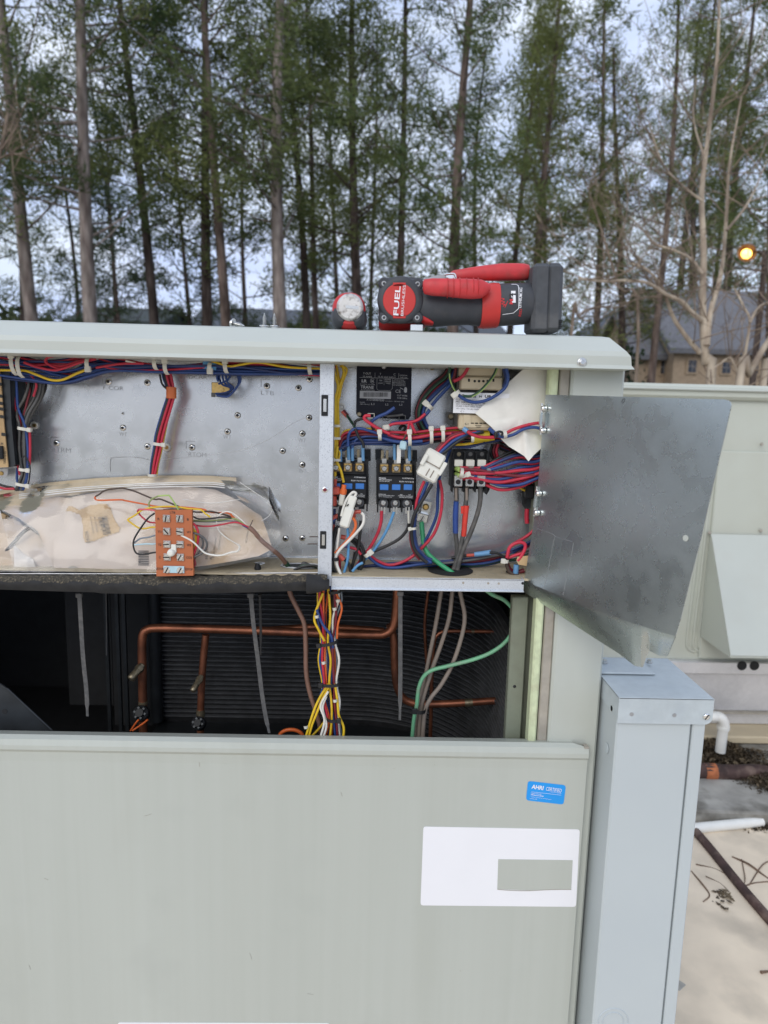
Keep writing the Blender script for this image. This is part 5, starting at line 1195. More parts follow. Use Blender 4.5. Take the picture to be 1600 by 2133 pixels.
for i,(c,pp) in enumerate((('black',[(704,1095),(697,1120),(693,1150),(694,1180),(704,1202)]),('black',[(700,1098),(692,1125),(690,1155),(692,1185),(700,1204)]),('navy',[(697,1060),(696,1090),(694,1130),(692,1165)]),('black',[(752,1085),(750,1110),(746,1140),(738,1165),(728,1195)]),('black',[(733,1120),(750,1132),(758,1150),(757,1172),(748,1190)]),('black',[(730,1124),(745,1138),(752,1160),(748,1182),(742,1196)]),
    ('ltblue',[(724,1100),(726,1130),(724,1165),(716,1195)]),('black',[(718,1165),(728,1178),(732,1200)]),('purple',[(712,1138),(725,1138)]),('red',[(726,1140),(742,1144),(752,1155)]),('black',[(740,1150),(735,1175),(728,1192)]),('red',[(708,1160),(708,1185),(712,1200)]),('ltblue',[(734,1190),(745,1178),(756,1172)]),('olive',[(690,1180),(692,1192),(697,1202)]))):
    W(c,pp,3.6 if c=='black' else 3,.02+.005*(i%6))
cyl([(706,1156),(716,1166)],5.5,.022,'redcrimp'); cyl([(710,1118),(720,1120)],5,.03,'redcrimp'); cyl([(711,1137),(724,1138)],4,.03,'w_purple'); tie(698,1164,.012,16,5,7,'tieblack',bulge=.008)
for px,py,c in ((726,936,'bluecrimp'),(734,938,'bluecrimp'),(756,938,'bluecrimp'),(822,936,'bluecrimp'),(853,938,'bluecrimp'),(709,940,'bluecrimp')):
    cyl([(px,py-11),(px,py),(px+.5,py+22)],3.6,.046,c)
W('navy',[(822,928),(824,915),(832,908)],3,.05); W('black',[(853,930),(854,918),(850,908)],3,.05); W('red',[(709,930),(712,915),(722,905)],2.8,.06)
for px,py in ((706,1008),): pass
# relay on the hinge side
q=MB(); pprism([(1088,1022),(1112,1022),(1112,1058),(1092,1058),(1087,1050)],.085,.09,q); rl=obj('relay_base',q,M['inner2'],unit); obj('relay',pbox(1096,1008,1114,1040,.06,.085,.003),M['black'],rl); obj('slot',pbox(1091,1040,1097,1050,.0845,.085),M['hole'],rl)
W('red',[(1098,1060),(1097,1075),(1098,1090)],5,.085)

# ------------------------------------------------------------------ document bag with paper, low voltage terminal board
bag=thing('document_bag',U(280,1190,.02),'clear plastic bag of stained paperwork lying on the left shelf','plastic bag')
def quadmap(top,bot,yt_,yb2,wr,seed):
    R=random.Random(seed); ph=[R.random()*6 for _ in range(6)]
    def ip(L,u):
        x=u*(len(L)-1); i=min(int(x),len(L)-2); t=x-i; t=t*t*(3-2*t)*.35+t*.65
        return L[i][0]+(L[i+1][0]-L[i][0])*t, L[i][1]+(L[i+1][1]-L[i][1])*t
    def f(u,v):
        a=ip(top,u); b=ip(bot,u); v2=v
        px=a[0]+(b[0]-a[0])*v2; py=a[1]+(b[1]-a[1])*v2
        y=yt_+(yb2-yt_)*v - .012*math.sin(math.pi*v)
        y+=wr*(math.sin(px*.021+ph[0]+v*3)*math.sin(v*5+ph[1])+.5*math.sin(px*.055+py*.03+ph[2])+.35*math.sin(px*.02-py*.09+ph[3])+.25*math.sin(px*.11+py*.07+ph[4]))
        return U(px,py,y)
    return f
M['pocket']=mat('kraft_card',(.60,.49,.335),.8,var=.08,vs=10,dirt=(.36,.26,.14),dscale=40,damt=.4)
f1=quadmap([(-180,1075),(-60,1040),(0,1022),(100,1005),(200,996),(300,991),(380,990),(440,991),(492,995)],[(-180,1150),(-60,1110),(0,1080),(100,1040),(200,1025),(300,1015),(380,1012),(440,1012),(492,1010)],.105,.088,.0012,3)
obj('backing_card',MB().grid(f1,60,6),M['pocket'],bag,fix=False)
f2=quadmap([(110,1060),(150,1035),(220,1022),(300,1012),(380,1012),(450,1020),(500,1045),(530,1066),(545,1075)],[(112,1186),(170,1189),(230,1190),(300,1190),(360,1186),(430,1178),(490,1168),(540,1158),(568,1143)],.082,.012,.0028,8)
ppo=obj('paper',MB().grid(f2,60,20),M['papertan'],bag,fix=False)
f2b=quadmap([(-180,1100),(-90,1080),(0,1055),(60,1045),(120,1035),(180,1040)],[(-180,1190),(-90,1188),(0,1188),(60,1189),(130,1189),(180,1189)],.086,.016,.0028,10)
obj('paper',MB().grid(f2b,30,16),M['papertan'],bag,fix=False)
# white curled inner sheet at the left
obj('paper',MB().grid(quadmap([(28,1120),(45,1130),(60,1140)],[(30,1184),(52,1186),(76,1186)],.05,.012,.001,2),8,8),M['paper'],bag,fix=False)
def filmmat(name,alpha,col=(.86,.85,.82)):
    m,n,b=new_mat(name); n.nodes.remove(b); o=n.nodes['Material Output']
    tr=n.nodes.new('ShaderNodeBsdfTransparent'); gl=n.nodes.new('ShaderNodeBsdfGlossy'); gl.inputs['Roughness'].default_value=.10; df=n.nodes.new('ShaderNodeBsdfDiffuse'); df.inputs[0].default_value=(*col,1)
    t=tex(n,'noise',30,6); dfac=ramp(n,t.outputs[0],[(.35,(alpha*.5,)*3),(.75,(alpha*1.5,)*3)]).outputs[0]
    m1=n.nodes.new('ShaderNodeMixShader'); n.links.new(dfac,m1.inputs[0]); n.links.new(tr.outputs[0],m1.inputs[1]); n.links.new(df.outputs[0],m1.inputs[2])
    fr=n.nodes.new('ShaderNodeFresnel'); fr.inputs[0].default_value=1.42; bu_=n.nodes.new('ShaderNodeBump'); bu_.inputs['Strength'].default_value=.25; bu_.inputs['Distance'].default_value=.004
    t2=tex(n,'noise',28,5,mscale=(.6,1,1.8)); n.links.new(t2.outputs[0],bu_.inputs['Height']); n.links.new(bu_.outputs[0],gl.inputs['Normal']); n.links.new(bu_.outputs[0],fr.inputs['Normal'])
    m2=n.nodes.new('ShaderNodeMixShader'); n.links.new(fr.outputs[0],m2.inputs[0]); n.links.new(m1.outputs[0],m2.inputs[1]); n.links.new(gl.outputs[0],m2.inputs[2])
    n.links.new(m2.outputs[0],o.inputs[0]); return m
M['film']=filmmat('clear_film',.06); M['film2']=filmmat('clear_film_fold',.10)
f3=quadmap([(-180,1080),(-60,1045),(0,1030),(90,1012),(180,1004),(300,996),(420,995),(500,996),(560,1012),(578,1045)],[(-180,1192),(-60,1191),(0,1191),(60,1192),(180,1193),(300,1192),(400,1190),(480,1176),(560,1160),(586,1128)],.064,-.006,.0022,5)
obj('film',MB().grid(f3,90,30),M['film'],bag,fix=False)
f4=quadmap([(460,1000),(520,1003),(556,1015),(585,1050)],[(500,1040),(540,1060),(570,1078),(583,1092)],.070,.05,.004,6)
obj('film_fold',MB().grid(f4,16,10),M['film2'],bag,fix=False)
f5=quadmap([(0,1060),(40,1080),(78,1105)],[(30,1190),(80,1192),(118,1192)],.04,.0,.004,16)
obj('film_fold',MB().grid(f5,16,16),M['film2'],bag,fix=False)
mb=MB()
for dy_ in (0,3.5,8): mb.tube([U(x_,y_+dy_,.072) for x_,y_ in ((40,1030),(150,1017),(250,1010),(350,1006),(430,1005),(468,1008))],.0011,5,4)
obj('zip_seal',mb,M['whitewire'],bag)
for k_,(pp,r_) in enumerate(((([(500,1005),(530,1025),(560,1045),(578,1055)]),.0006),([(115,1130),(135,1112),(155,1098)],.0006),([(380,1040),(440,1048),(500,1040)],.0006),([(570,1058),(560,1075),(545,1085)],.0005))):
    obj('crease',MB().tube([U(a,b,.045 if k_ in(1,) else .05) for a,b in pp],r_,4,5),M['whitewire'],bag)
# torn brown label and prints follow the paper surface
SAMP=[]
for i_ in range(121):
    for j_ in range(41):
        q_=f2(i_/120,j_/40); e_=q_-CAM; t_=e_.dot(FW); SAMP.append((CX+F*e_.dot(RT)/t_,CY-F*e_.dot(UP)/t_,q_.y))
def onpaper(px,py,off=-.003):
    best=min(SAMP,key=lambda s:(s[0]-px)**2+(s[1]-py)**2)
    return U(px,py,best[2]+off*.55)
def onpaper_old(px,py,off=-.003):
    off-=.004
    v=(py-1030)/(1190-1030); return U(px,py,.082+(.012-.082)*v-.018*math.sin(math.pi*max(0,min(1,v)))+off)
lp_=[(166,1062),(190,1052),(222,1048),(232,1062),(238,1082),(250,1100),(248,1108),(226,1115),(196,1127),(178,1131),(172,1115),(172,1090),(168,1072),(150,1066),(118,1064),(125,1057),(150,1054)]
def inpoly(x,y,P):
    c=False; j=len(P)-1
    for i in range(len(P)):
        if (P[i][1]>y)!=(P[j][1]>y) and x<(P[j][0]-P[i][0])*(y-P[i][1])/(P[j][1]-P[i][1])+P[i][0]: c=not c
        j=i
    return c
mb=MB(); g_={}
def gv(i,j):
    if (i,j) not in g_:
        g_[(i,j)]=len(mb.v); mb.v.append(onpaper(116+i*2.6,1044+j*2.6,-.003))
    return g_[(i,j)]
for i in range(54):
    for j in range(36):
        if inpoly(117.3+i*2.6,1045.3+j*2.6,lp_): mb.f.append([gv(i,j),gv(i+1,j),gv(i+1,j+1),gv(i,j+1)]); mb.sm.append(True); mb.mi.append(0)
lb=obj('torn_label',mb,M['labeltan'],bag,fix=False)
def ptext(mb,s,px,py,w_,h_,rot,off=-.0060):
    vs,fs,_,_=glyphs(s,.0); a=rad(rot)
    P=[]; yo=min(onpaper(px+dx,py+dy,off).y for dx,dy in ((0,0),(w_*.5*math.cos(a),-w_*.5*math.sin(a)),(-w_*.5*math.cos(a),w_*.5*math.sin(a))))
    for u,v in vs:
        X=u*w_;Y=v*h_; P.append(U(px+X*math.cos(a)-Y*math.sin(a),py-(X*math.sin(a)+Y*math.cos(a)),yo-.0006))
    mb.add(P,fs)
mb=MB(); ptext(mb,'34506',182,1119,25,8,100); 
for i in range(4): ptext(mb,('4457310','0214','1365','0')[i],192+i*8,1094-i*2,36-(i*4),3,100)
x=0
for i in range(14):
    a=U(0,0,0); px=207+i*.6; py=1078+i*2.7; mb.add([onpaper(px,py,-.006),onpaper(px+16,py-3,-.006),onpaper(px+16.2,py-3+rw.choice((.8,1.5)),-.006),onpaper(px+.2,py+rw.choice((.8,1.5)),-.006)],[(0,1,2,3)])
obj('lettering',mb,M['printblack'],bag,fix=False)
mb=MB()
for i,(s,px,py,w_,h_,r_) in enumerate((('ation',430,1155,20,6,85),('Part Number',447,1140,42,4,82),('X39341157',458,1128,34,4,82),('R',440,1162,6,5,80),('B-LTB-0316',422,1066,44,3,5),('RTU99002',515,1118,24,4,80),('1010',291,1164,16,4,90))): ptext(mb,s,px,py,w_,h_,r_,-.005)
for i in range(9):
    py=1147+i*3.6; mb.add([onpaper(288,py,-.003),onpaper(310,py,-.003),onpaper(310,py+1.7,-.003),onpaper(288,py+1.7,-.003)],[(0,1,2,3)])
obj('lettering',mb,M['printblack'],bag,fix=False)
mb=MB(); c=onpaper(152,1184,-.003); mb.add([onpaper(152+12*math.cos(a),1187-8*math.sin(a),-.004) for a in [i*math.pi/10 for i in range(11)]],[tuple(range(11))]); obj('seal_print',mb,M['brownish'],bag,fix=False)
# terminal board
tbd=thing('terminal_board',U(363,1200,-.004),'orange brown low voltage terminal strip with slotted screws hanging over the foam','terminal board')
yt_=-.026
bd=obj('board',pprism([(323,1063),(399.5,1062),(403,1199),(326,1200.5)],yt_,yt_+.008),M['ltb'],tbd)
def bx(px,py): return px,py
mb=MB()
for s,px,py,w_,h_ in (('LTB',359.5,1067.5,11,4.5),('R',330.5,1081,4.5,5),('B',391.5,1082,4,5),('Y1',332,1107.5,7.5,5),('W1',393,1108.5,8,5),('Y2',332.5,1134.5,7.5,5),('W2',393.5,1135.5,9,5),('C',333,1161,4,5),('CO2',394,1161.5,12,5),('ESTOP',333,1185,15,5),('ESTOP',394,1186,15,5)): textmb(mb,s,px,py,w_,h_,yt_-.0004,0,.01)
obj('lettering',mb,M['printblack'],tbd,fix=False)
jm=obj('jumper_bar',pbox(340,1179,384,1194,yt_-.003,yt_-.0015,.0004),M['w_sky'],tbd)
for r_ in range(5):
    for c_ in range(2):
        px=346.5+27.5*c_+r_*.5; py=1080.5+26.8*r_+c_*.5
        k=S(yt_)
        if r_<4: obj('clamp_plate',pbox(px-7.5,py-8,px+7.5,py+7.5,yt_-.0022,yt_,.0004),M['steel'],tbd)
        c=U(px-.5,py-.5,yt_-.002); so=obj('screw',MB().lathe(c,V((0,-1,0)),[(0,7.4*k),(.0014,7.4*k),(.0022,6.2*k)],18),M['bright'],tbd)
        q=MB(); q.box(c+V((0,-.0022,0)),(13.0*k,.0010,2.4*k),rotxz((80,75,-50,-10,8,2,0,60,62,62)[r_*2+c_])); obj('slot',q,M['hole'],so)
s_=obj('stand_off',MB().lathe(U(358.5,1150,yt_),V((0,-1,0)),[(0,8*S(0)),(.004,8*S(0)),(.010,7*S(0)),(.011,4*S(0))],16),M['white'],tbd); obj('stand_off_tab',pbox(356,1134,367,1152,yt_-.003,yt_,.001),M['white'],tbd)
def tw_(c,pts,r=1.7,y=-.02): return wire(c,pts,r,y,parent=tbd,k=5,n=6)
tw_('brown',[(199,1034,.02),(208,1029,.02),(214,1024,.02),(225,1020,.02),(250,1017),(262,1018),(280,1023),(297,1030),(322,1040),(335,1040),(365,1052),(391,1062),(412,1067),(436,1065,.0),(460,1070,.01),(480,1076,.02),(492,1083,.02)],1.8,.01)
tw_('orange',[(199,1034,.02),(198,1038,.02),(206,1042,.02),(250,1041),(262,1043),(300,1050),(335,1056),(375,1056),(424,1061),(431,1066),(450,1068,.01),(475,1069,.02),(490,1080,.02)],1.8,.005)
tw_('yellow',[(347,1099),(335,1100),(318,1098),(300,1101),(288,1099),(268,1085),(268,1081),(280,1074),(300,1061),(330,1056),(360,1055),(395,1060),(418,1062),(428,1070),(438,1077)],1.8,-.018)
tw_('pink',[(348,1067),(335,1067),(315,1062),(290,1061)],1.9,-.02); tw_('red',[(290,1061),(287,1066),(297,1078),(310,1087),(325,1089)],1.9,-.015)
tw_('lime',[(378,1074),(368,1055),(354,1034),(348,1032),(330,1033)],1.7,-.024); tw_('olive',[(330,1033),(316,1040),(310,1050),(314,1059),(325,1062)],1.7,-.01)
tw_('black',[(322,1069),(308,1080),(292,1102),(280,1122),(278,1138),(284,1152),(298,1155),(320,1151),(338,1150)],1.9,-.02); tw_('grey',[(340,1062),(360,1060),(385,1062),(410,1067)],1.7,-.012)
tw_('greywire',[(323,1115),(310,1119),(292,1122),(280,1131)],1.7,-.016); tw_('sky',[(346,1125),(336,1128),(322,1133),(305,1133),(280,1135)],1.7,-.022)
tw_('white',[(377,1115),(395,1124),(406,1132),(420,1146),(430,1153),(450,1157),(465,1156),(480,1151),(495,1148),(499,1138),(495,1134)],2.0,-.026); tw_('whitewire' if False else 'white',[(495,1134),(475,1122),(458,1108),(451,1090),(455,1074),(470,1066),(485,1069),(505,1085),(515,1096)],1.2,.0)
tw_('olive',[(402,1084),(430,1085),(460,1083),(485,1080),(500,1086),(518,1098)],1.8,.0); tw_('greywire',[(402,1086),(440,1087),(475,1085),(500,1088),(518,1098)],1.5,.004); tw_('black',[(402,1076),(415,1081),(440,1080),(465,1077),(482,1079)],1.8,-.006)
tw_('red',[(402,1090),(412,1095),(440,1096),(470,1091),(490,1088),(505,1092),(518,1098)],1.8,-.002); tw_('blue',[(505,1094),(518,1101)],1.6,0); tw_('orange',[(480,1070),(486,1078),(500,1086)],2,.004)
tw_('red',[(400,1089),(408,1096),(413,1110),(412,1130),(406,1148),(402,1162)],2.6,-.018); tw_('yellow',[(400,1100),(407,1108),(408,1125),(404,1142),(401,1155)],2.8,-.015)
tw_('grey',[(402,1110),(415,1114),(428,1124),(431,1138),(422,1152),(404,1160)],2.2,-.020); tw_('grey',[(408,1112),(421,1122),(422,1138),(414,1150),(403,1168)],2.2,-.016); tw_('maroon',[(405,1165),(407,1175),(402,1182)],2.2,-.02)
cable=obj('sheathed_cable',MB().tube([U(518,1098,.0),U(528,1106,.0),U(545,1126,.005),U(568,1145,.015),U(585,1160,.03),U(597,1176,.045),U(600,1182,.05)],5.0*S(.01),10,5),M['w_cablebrown'],tbd)
obj('green_end',MB().tube([U(595,1172,.042),U(603,1183,.05)],5.6*S(.045),10,1),M['w_dkgreen'],tbd); obj('wire_stub',MB().tube([U(521,1096,0),U(524,1090,0),U(527,1083,0)],.0008,5,3),M['w_brown'],tbd)

# ------------------------------------------------------------------ lower compartment: coil, copper, cables
def coilpath(t,dz=0):                       # along the L-shaped coil: straight back run, quarter bend, side run towards the front
    return None
yc=.62; xa=U(330,1400,yc).x; xbk=U(735,1400,yc).x; xs=U(1066,1400,.16).x
Rb=xs-xbk
P0=[V((xa,yc,0)),V((xbk,yc,0))]+[V((xbk+Rb*math.sin(a),yc-Rb+Rb*math.cos(a),0)) for a in [i*math.pi/2/10 for i in range(1,11)]]+[V((xs,.10,0))]
zb0=U(600,1492,yc).z; zt0_=U(600,1236,yc).z+.05
n_=31
for fin in range(n_):
    z=zb0+(zt0_-zb0)*fin/(n_-1)
mb=MB()
for fin in range(n_):
    z=zb0+(zt0_-zb0)*fin/(n_-1)
    prof=[]
    for i,p in enumerate(P0):
        d=(P0[min(i+1,len(P0)-1)]-P0[max(i-1,0)]).normalized(); nn=V((-d.y,d.x,0)); nn = nn if True else nn
        prof.append((p,V((d.y,-d.x,0))))
    rows=[]
    for off_,dz in ((0,-.0019),(.010,-.0013),(.010,.0013),(0,.0019)): rows.append([p+n2*off_+V((0,0,z+dz)) for p,n2 in prof])
    L_=len(P0); vs=[q for r in rows for q in r]
    mb.add(vs,[(r*L_+i,r*L_+i+1,(r+1)*L_+i+1,(r+1)*L_+i) for r in range(3) for i in range(L_-1)])
coil=MB(); h_=zt0_-zb0
L_=len(P0); coil.add([p+V((0,0,zb0-.02)) for p in P0]+[p+V((0,0,zt0_+.02)) for p in P0],[(i,i+1,L_+i+1,L_+i) for i in range(L_-1)])
co=obj('condenser_coil',coil,M['coil'],unit,fix=False)
tag(obj('coil_fins',mb,M['coilfin'],co,fix=False),kind='stuff')
q=MB(); q.tube([V((xa,yc-.02,zb0-.01)),V((xa,yc-.02,zt0_))],.016,12,1); obj('coil_header',q,M['inner2'],co)
q=MB(); q.box(V((xa-.06,yc+.05,(zb0+zt0_)/2)),(.10,.15,h_+.04)); q.box(V((xa-.20,yc+.1,(zb0+zt0_)/2)),(.12,.1,h_)); obj('partition',q,M['inner'],unit)
q=MB(); q.box(V(((xa+xs)/2,yc-.10,zb0-.03)),(xs-xa,.35,.02)); obj('base_pan',q,M['inner2'],unit)
q=MB()
for px in (225,248,262): q.box(U(px,1380,.5),(.008,.01,.36))
obj('partition_rib',q,M['inner2'],unit)
q=MB(); q.prism([U(-60,1390,.06),U(0,1424,.06),U(18,1436,.06),U(108,1522,.06),U(120,1560,.06),U(-60,1560,.06)],V((0,.003,0))); q.tube([U(15,1434,.058),U(108,1521,.058)],.0022,6,1); br=obj('bracket_plate',q,M['inner2'],unit)
obj('hole',MB().lathe(U(10,1482,.0595),V((0,-1,0)),[(0,.005),(.0004,.005)],12),M['hole'],br)
W('grey',[(221,1236),(222,1300),(222,1365)],1.2,.3)
yp=.26
def pipe(pts,rpx,y=yp,m='copper',name='copper_pipe',k=6): return obj(name,MB().tube([U(p[0],p[1],p[2] if len(p)>2 else y) for p in pts],rpx*S(y),14,k),M[m],unit)
pipe([(299,1560),(298,1495),(297,1420),(296,1350),(298,1322),(308,1311),(330,1308),(400,1309),(500,1312),(600,1316),(700,1320),(780,1322),(800,1321),(815,1312),(822,1296),(825,1270),(828,1225)],9.2)
pipe([(418,1560),(418,1495),(420,1430),(424,1370),(429,1322)],7.8)
pipe([(560,1312),(650,1306),(760,1310),(800,1314)],7,.32); 
pipe([(812,1300),(820,1330),(822,1380),(826,1425),(838,1452),(858,1464),(890,1467),(950,1465),(1010,1461),(1068,1458)],8.2,.28)
pipe([(896,1560),(898,1480),(900,1400),(904,1340),(912,1322),(930,1315),(980,1315),(1066,1316)],4.2,.34); pipe([(893,1225),(885,1300),(890,1400)],3.5,.40)
obj('solder_joint',MB().tube([U(968,1464,.28),U(984,1463,.28)],9.2*S(.28),12,1),M['brassold'],unit); obj('solder_joint',MB().tube([U(982,1315,.34),U(988,1315,.34)],5*S(.34),12,1),M['brassold'],unit)
obj('solder_joint',MB().tube([U(418,1478,yp),U(418,1492,yp)],9.4*S(yp),12,1),M['brassold'],unit); obj('solder_joint',MB().tube([U(298,1460,yp),U(298,1466,yp)],10.4*S(yp),12,1),M['brassold'],unit)
def valve(px,py,y,k_=1.0,dx=-.5,m='brassold'):
    c=U(px,py,y); k=S(y)*k_; d=V((dx,-.75,-.62)).normalized(); o=obj('service_valve',MB().lathe(c,d,[(0,7*k),(.006,7*k),(.006,10*k),(.014,10*k),(.014,8*k),(.020,8*k)],6,False),M[m],unit)
    obj('valve_cap',MB().lathe(c+d*.020,d,[(0,8*k),(.010,8.4*k),(.016,8.4*k),(.018,6*k)],14),M[m],o)
valve(297,1385,yp-.01); valve(420,1408,yp-.01,.8,-.35)
def swt(px,py,y,r):
    k=S(y); c=U(px,py,y); d=V((.02,-.85,.5)).normalized(); o=obj('pressure_switch',MB().lathe(c,d,[(-.02,r*k*.7),(0,r*k),(.006,r*k),(.008,r*k*.93),(.010,r*k),(.016,r*k),(.018,r*k*.9),(.018,r*k*.55),(.026,r*k*.5)],20),M['black'],unit)
    q=MB(); a=d.orthogonal().normalized(); b=d.cross(a)
    for i in range(6): q.box(c+d*.020+(a*math.cos(i*1.047)+b*math.sin(i*1.047))*r*k*.66,(.004,.006,.004),(a,d,b))
    obj('switch_rib',q,M['inner2'],o)
swt(297,1487,.235,17); swt(416,1508,.235,15)
W('orange',[(289,1499),(283,1506),(272,1522)],2,.19); W('orange',[(308,1499),(297,1508),(276,1522)],2.2,.185)
q=MB(); c=U(607,1535,.2); q.tube([c+V((.024*math.cos(a),-.004*math.sin(a),.018*math.sin(a))) for a in [i*math.pi/8 for i in range(9)]],.004,8,2); obj('red_ring',q,M['w_orange'],unit)
# cable coming down, grey feeders, green earth
W('cablebrown',[(600,1215),(606,1240),(622,1272),(634,1300),(637,1345),(638,1400),(645,1440),(657,1478),(665,1505),(671,1540)],5.4,.06)
for i,pp in enumerate(([(922,1215),(917,1245),(908,1300),(896,1360),(884,1420),(872,1470),(868,1500),(866,1545)],[(944,1215),(941,1245),(935,1290),(918,1345),(900,1395),(886,1440),(876,1485),(872,1545)],[(954,1215),(962,1250),(968,1285),(962,1325),(944,1380),(920,1425),(897,1455),(885,1485),(880,1545)])):
    W('taupe',pp,4.9,.12-.012*i)
W('greendusty',[(1003,1222),(1025,1238),(1050,1250),(1068,1268),(1077,1285),(1073,1305),(1055,1335),(1025,1358),(985,1374),(930,1388),(900,1396),(882,1410),(872,1435),(868,1470),(862,1500),(858,1545)],4.6,.07,.10)
tie(874,1478,.085,28,-4,8,'tieblack',head=-1,bulge=.014)
# coloured harness
hc=['yellow','blue','red','maroon','orange','white','navy','yellow','orange','blue','black','brown','maroon','orange','white','greywire']
for i,c in enumerate(hc):
    f=(i-7.5)/7.5; R_=random.Random(i*5+1); j=lambda a:R_.uniform(-a,a)
    end=(650+j(14) if i in (0,) else 690+f*24+j(6))
    W(c,[(684+f*22,1215),(683+f*24+j(5),1250),(682+f*22+j(8),1290),(684+f*15,1335),(685+f*18+j(6),1375),(687+f*15,1423),(688+f*18+j(6),1460),(692+f*14,1498),(end,1545)],2.7,.05-.004*((i*7)%5))
W('yellow',[(688,1425),(672,1455),(660,1485),(650,1510),(642,1540)],2.8,.028); W('yellow',[(684,1425),(668,1450),(654,1480),(640,1525),(636,1540)],2.8,.026); W('yellow',[(698,1425),(703,1460),(706,1490),(716,1515),(714,1545)],2.8,.026)
W('yellow',[(673,1235),(655,1285),(664,1312),(676,1335)],2.8,.026); W('white',[(684,1440),(668,1470),(676,1500),(668,1535)],2.6,.026); W('white',[(680,1450),(672,1475),(680,1510),(672,1540)],2.6,.028); W('blue',[(660,1270),(672,1300),(690,1325),(694,1350)],3,.024); W('orange',[(700,1235),(712,1265),(704,1300),(702,1330)],2.4,.03)
for px,py,l,a in ((683,1338,46,12),(688,1423,48,2),(694,1496,30,-2)): tie(px,py,.024,l,a,7,'tieblack',head=-1 if a>0 else 1,bulge=.014)
for px,py in ((660,1284),(674,1380),(698,1459),(637,1514),(704,1251),(697,1268)): tie(px,py,.022,9,10,6,bulge=.004,head=0)
tie(698,1232,.03,28,10,6,'tieblack')
# long dusty cable tie tails
def tail(pts,wpx,y,m='tiegrey'):
    k=S(y); mb=MB(); P_=catmull([U(a,b,y) for a,b in pts],6); vs=[]; 
    for i,p in enumerate(P_):
        w_=wpx*k/2*(1 if i<len(P_)-3 else .6); vs+= [p+V((-w_,0,0)),p+V((w_,0,0)),p+V((w_,.0016,0)),p+V((-w_,.0016,0))]
    fs=[]
    for i in range(len(P_)-1):
        for q in range(4): fs.append((i*4+q,i*4+(q+1)%4,(i+1)*4+(q+1)%4,(i+1)*4+q))
    mb.add(vs,fs+[(0,1,2,3)]); o=obj('cable_tie',mb,M[m],unit); tag(o,'long dusty cable tie tail hanging down')
    h=MB(); h.box(U(pts[0][0],pts[0][1]+4,y-.002),(wpx*1.5*k,.006,wpx*1.1*k),X3,.001); obj('tie_head',h,M[m],o)
tail([(165,1236),(168,1290),(173,1370),(180,1440),(182,1492)],9,.02); tail([(522,1236),(528,1300),(538,1380),(545,1440),(553,1490),(561,1527)],9,.02); tail([(541,1236),(543,1300),(543,1365)],5,.06,'tieblack'); tail([(834,1232),(834,1330),(834,1420),(833,1500)],9,.01)

# ------------------------------------------------------------------ hinged galvanised cover
h0=U(1137,822,.0); h1=U(1110,1100,.0); tr_=U(1523,835,-.31)
pn=(tr_-h0).cross(h1-h0).normalized()
if pn.y>0: pn=-pn
def onp(px,py): d=ray(px,py); return CAM+d*((h0-CAM).dot(pn)/d.dot(pn))
top=[(1137,822),(1250,825),(1400,829),(1508,832),(1516,834),(1521,838),(1523,845)]
right=[(1511,900),(1497,960),(1480,1035),(1461,1120),(1437,1212),(1418,1290),(1407,1325)]
left=[(1090,1208),(1100,1160),(1110,1100),(1119,1030),(1127,930),(1132,860)]
bend=[(1093,1206),(1130,1226),(1180,1246),(1230,1266),(1280,1284),(1318,1298),(1338,1304),(1350,1308),(1378,1317),(1407,1325)]
up=[onp(*p) for p in top+right]+[onp(*p) for p in bend[::-1][1:]]+[onp(*p) for p in left[1:]]
mb=MB(); mb.prism(up,-pn*.0012)
low=[(1090,1232),(1130,1258),(1180,1291),(1235,1327),(1290,1362),(1322,1387),(1338,1390),(1351,1355),(1374,1366),(1390,1367)]
def lipf(u,v):
    x=u*(len(bend)-1); i=min(int(x),len(bend)-2); t=x-i
    a=V((*bend[i],0)).lerp(V((*bend[i+1],0)),t); b=V((*low[i],0)).lerp(V((*low[i+1],0)),t); p=a.lerp(b,v)
    q=onp(p.x,p.y); s=.040*(v*v/(.35+v))*1.35; d=(q-CAM).normalized(); return q+d*s
mb.grid(lipf,45,14); mb.grid(lambda u,v:lipf(u,v)-pn*.0012,45,14)
cov=obj('swing_cover',mb,M['galvcover'],unit); tag(cov,'spangled bare sheet metal cover swung open on two hinges')
# notch at the lower right corner is cut by building the corner tab separately
def pin(px,py,L_):
    c=U(px,py,-.004); k=S(0); o=obj('hinge_pin',MB().lathe(onp(px+6,py)+pn*.002,(pn+V((.2,0,0))).normalized(),[(0,6.5*k),(.004,6.5*k),(.007,4.5*k),(.008,2*k)],14),M['bright'],cov); return o
for px,py in ((1131,851),(1129,897),(1120,1028),(1116,1068)): pin(px,py,0)
for a,b in (((1129,840),(1126,905)),((1119,1013),(1113,1075))):
    obj('hinge',MB().tube([U(*a,-.003),U(*b,-.003)],3.0*S(0),10,1),M['bright'],cov)
    q=MB(); m_=((a[0]+b[0])/2,(a[1]+b[1])/2); q.box(U(m_[0]-1,m_[1],-.004),(4.5*S(0),.007,26*S(0)),rotxz(-4)); obj('hinge_knuckle',q,M['galvcover'],cov)
def slit(pts,r=.0007): return obj('slit',MB().tube([onp(*p)+pn*.0002 for p in pts],r*.62,4,1),M['emboss'],cov)
slit([(1112,1098),(1135,1107),(1152,1113),(1157,1118)]); slit([(1156,1118),(1192,1128)],.0006); slit([(1155,1120),(1146,1165),(1140,1200),(1133,1225)],.0006); slit([(1195,1131),(1188,1170),(1180,1205),(1173,1240)],.0006)
o=obj('screw_hole',MB().lathe(onp(1429,1121)+pn*.0004,pn,[(0,.0042),(.0005,.0042)],16),M['lidpaint'],cov)
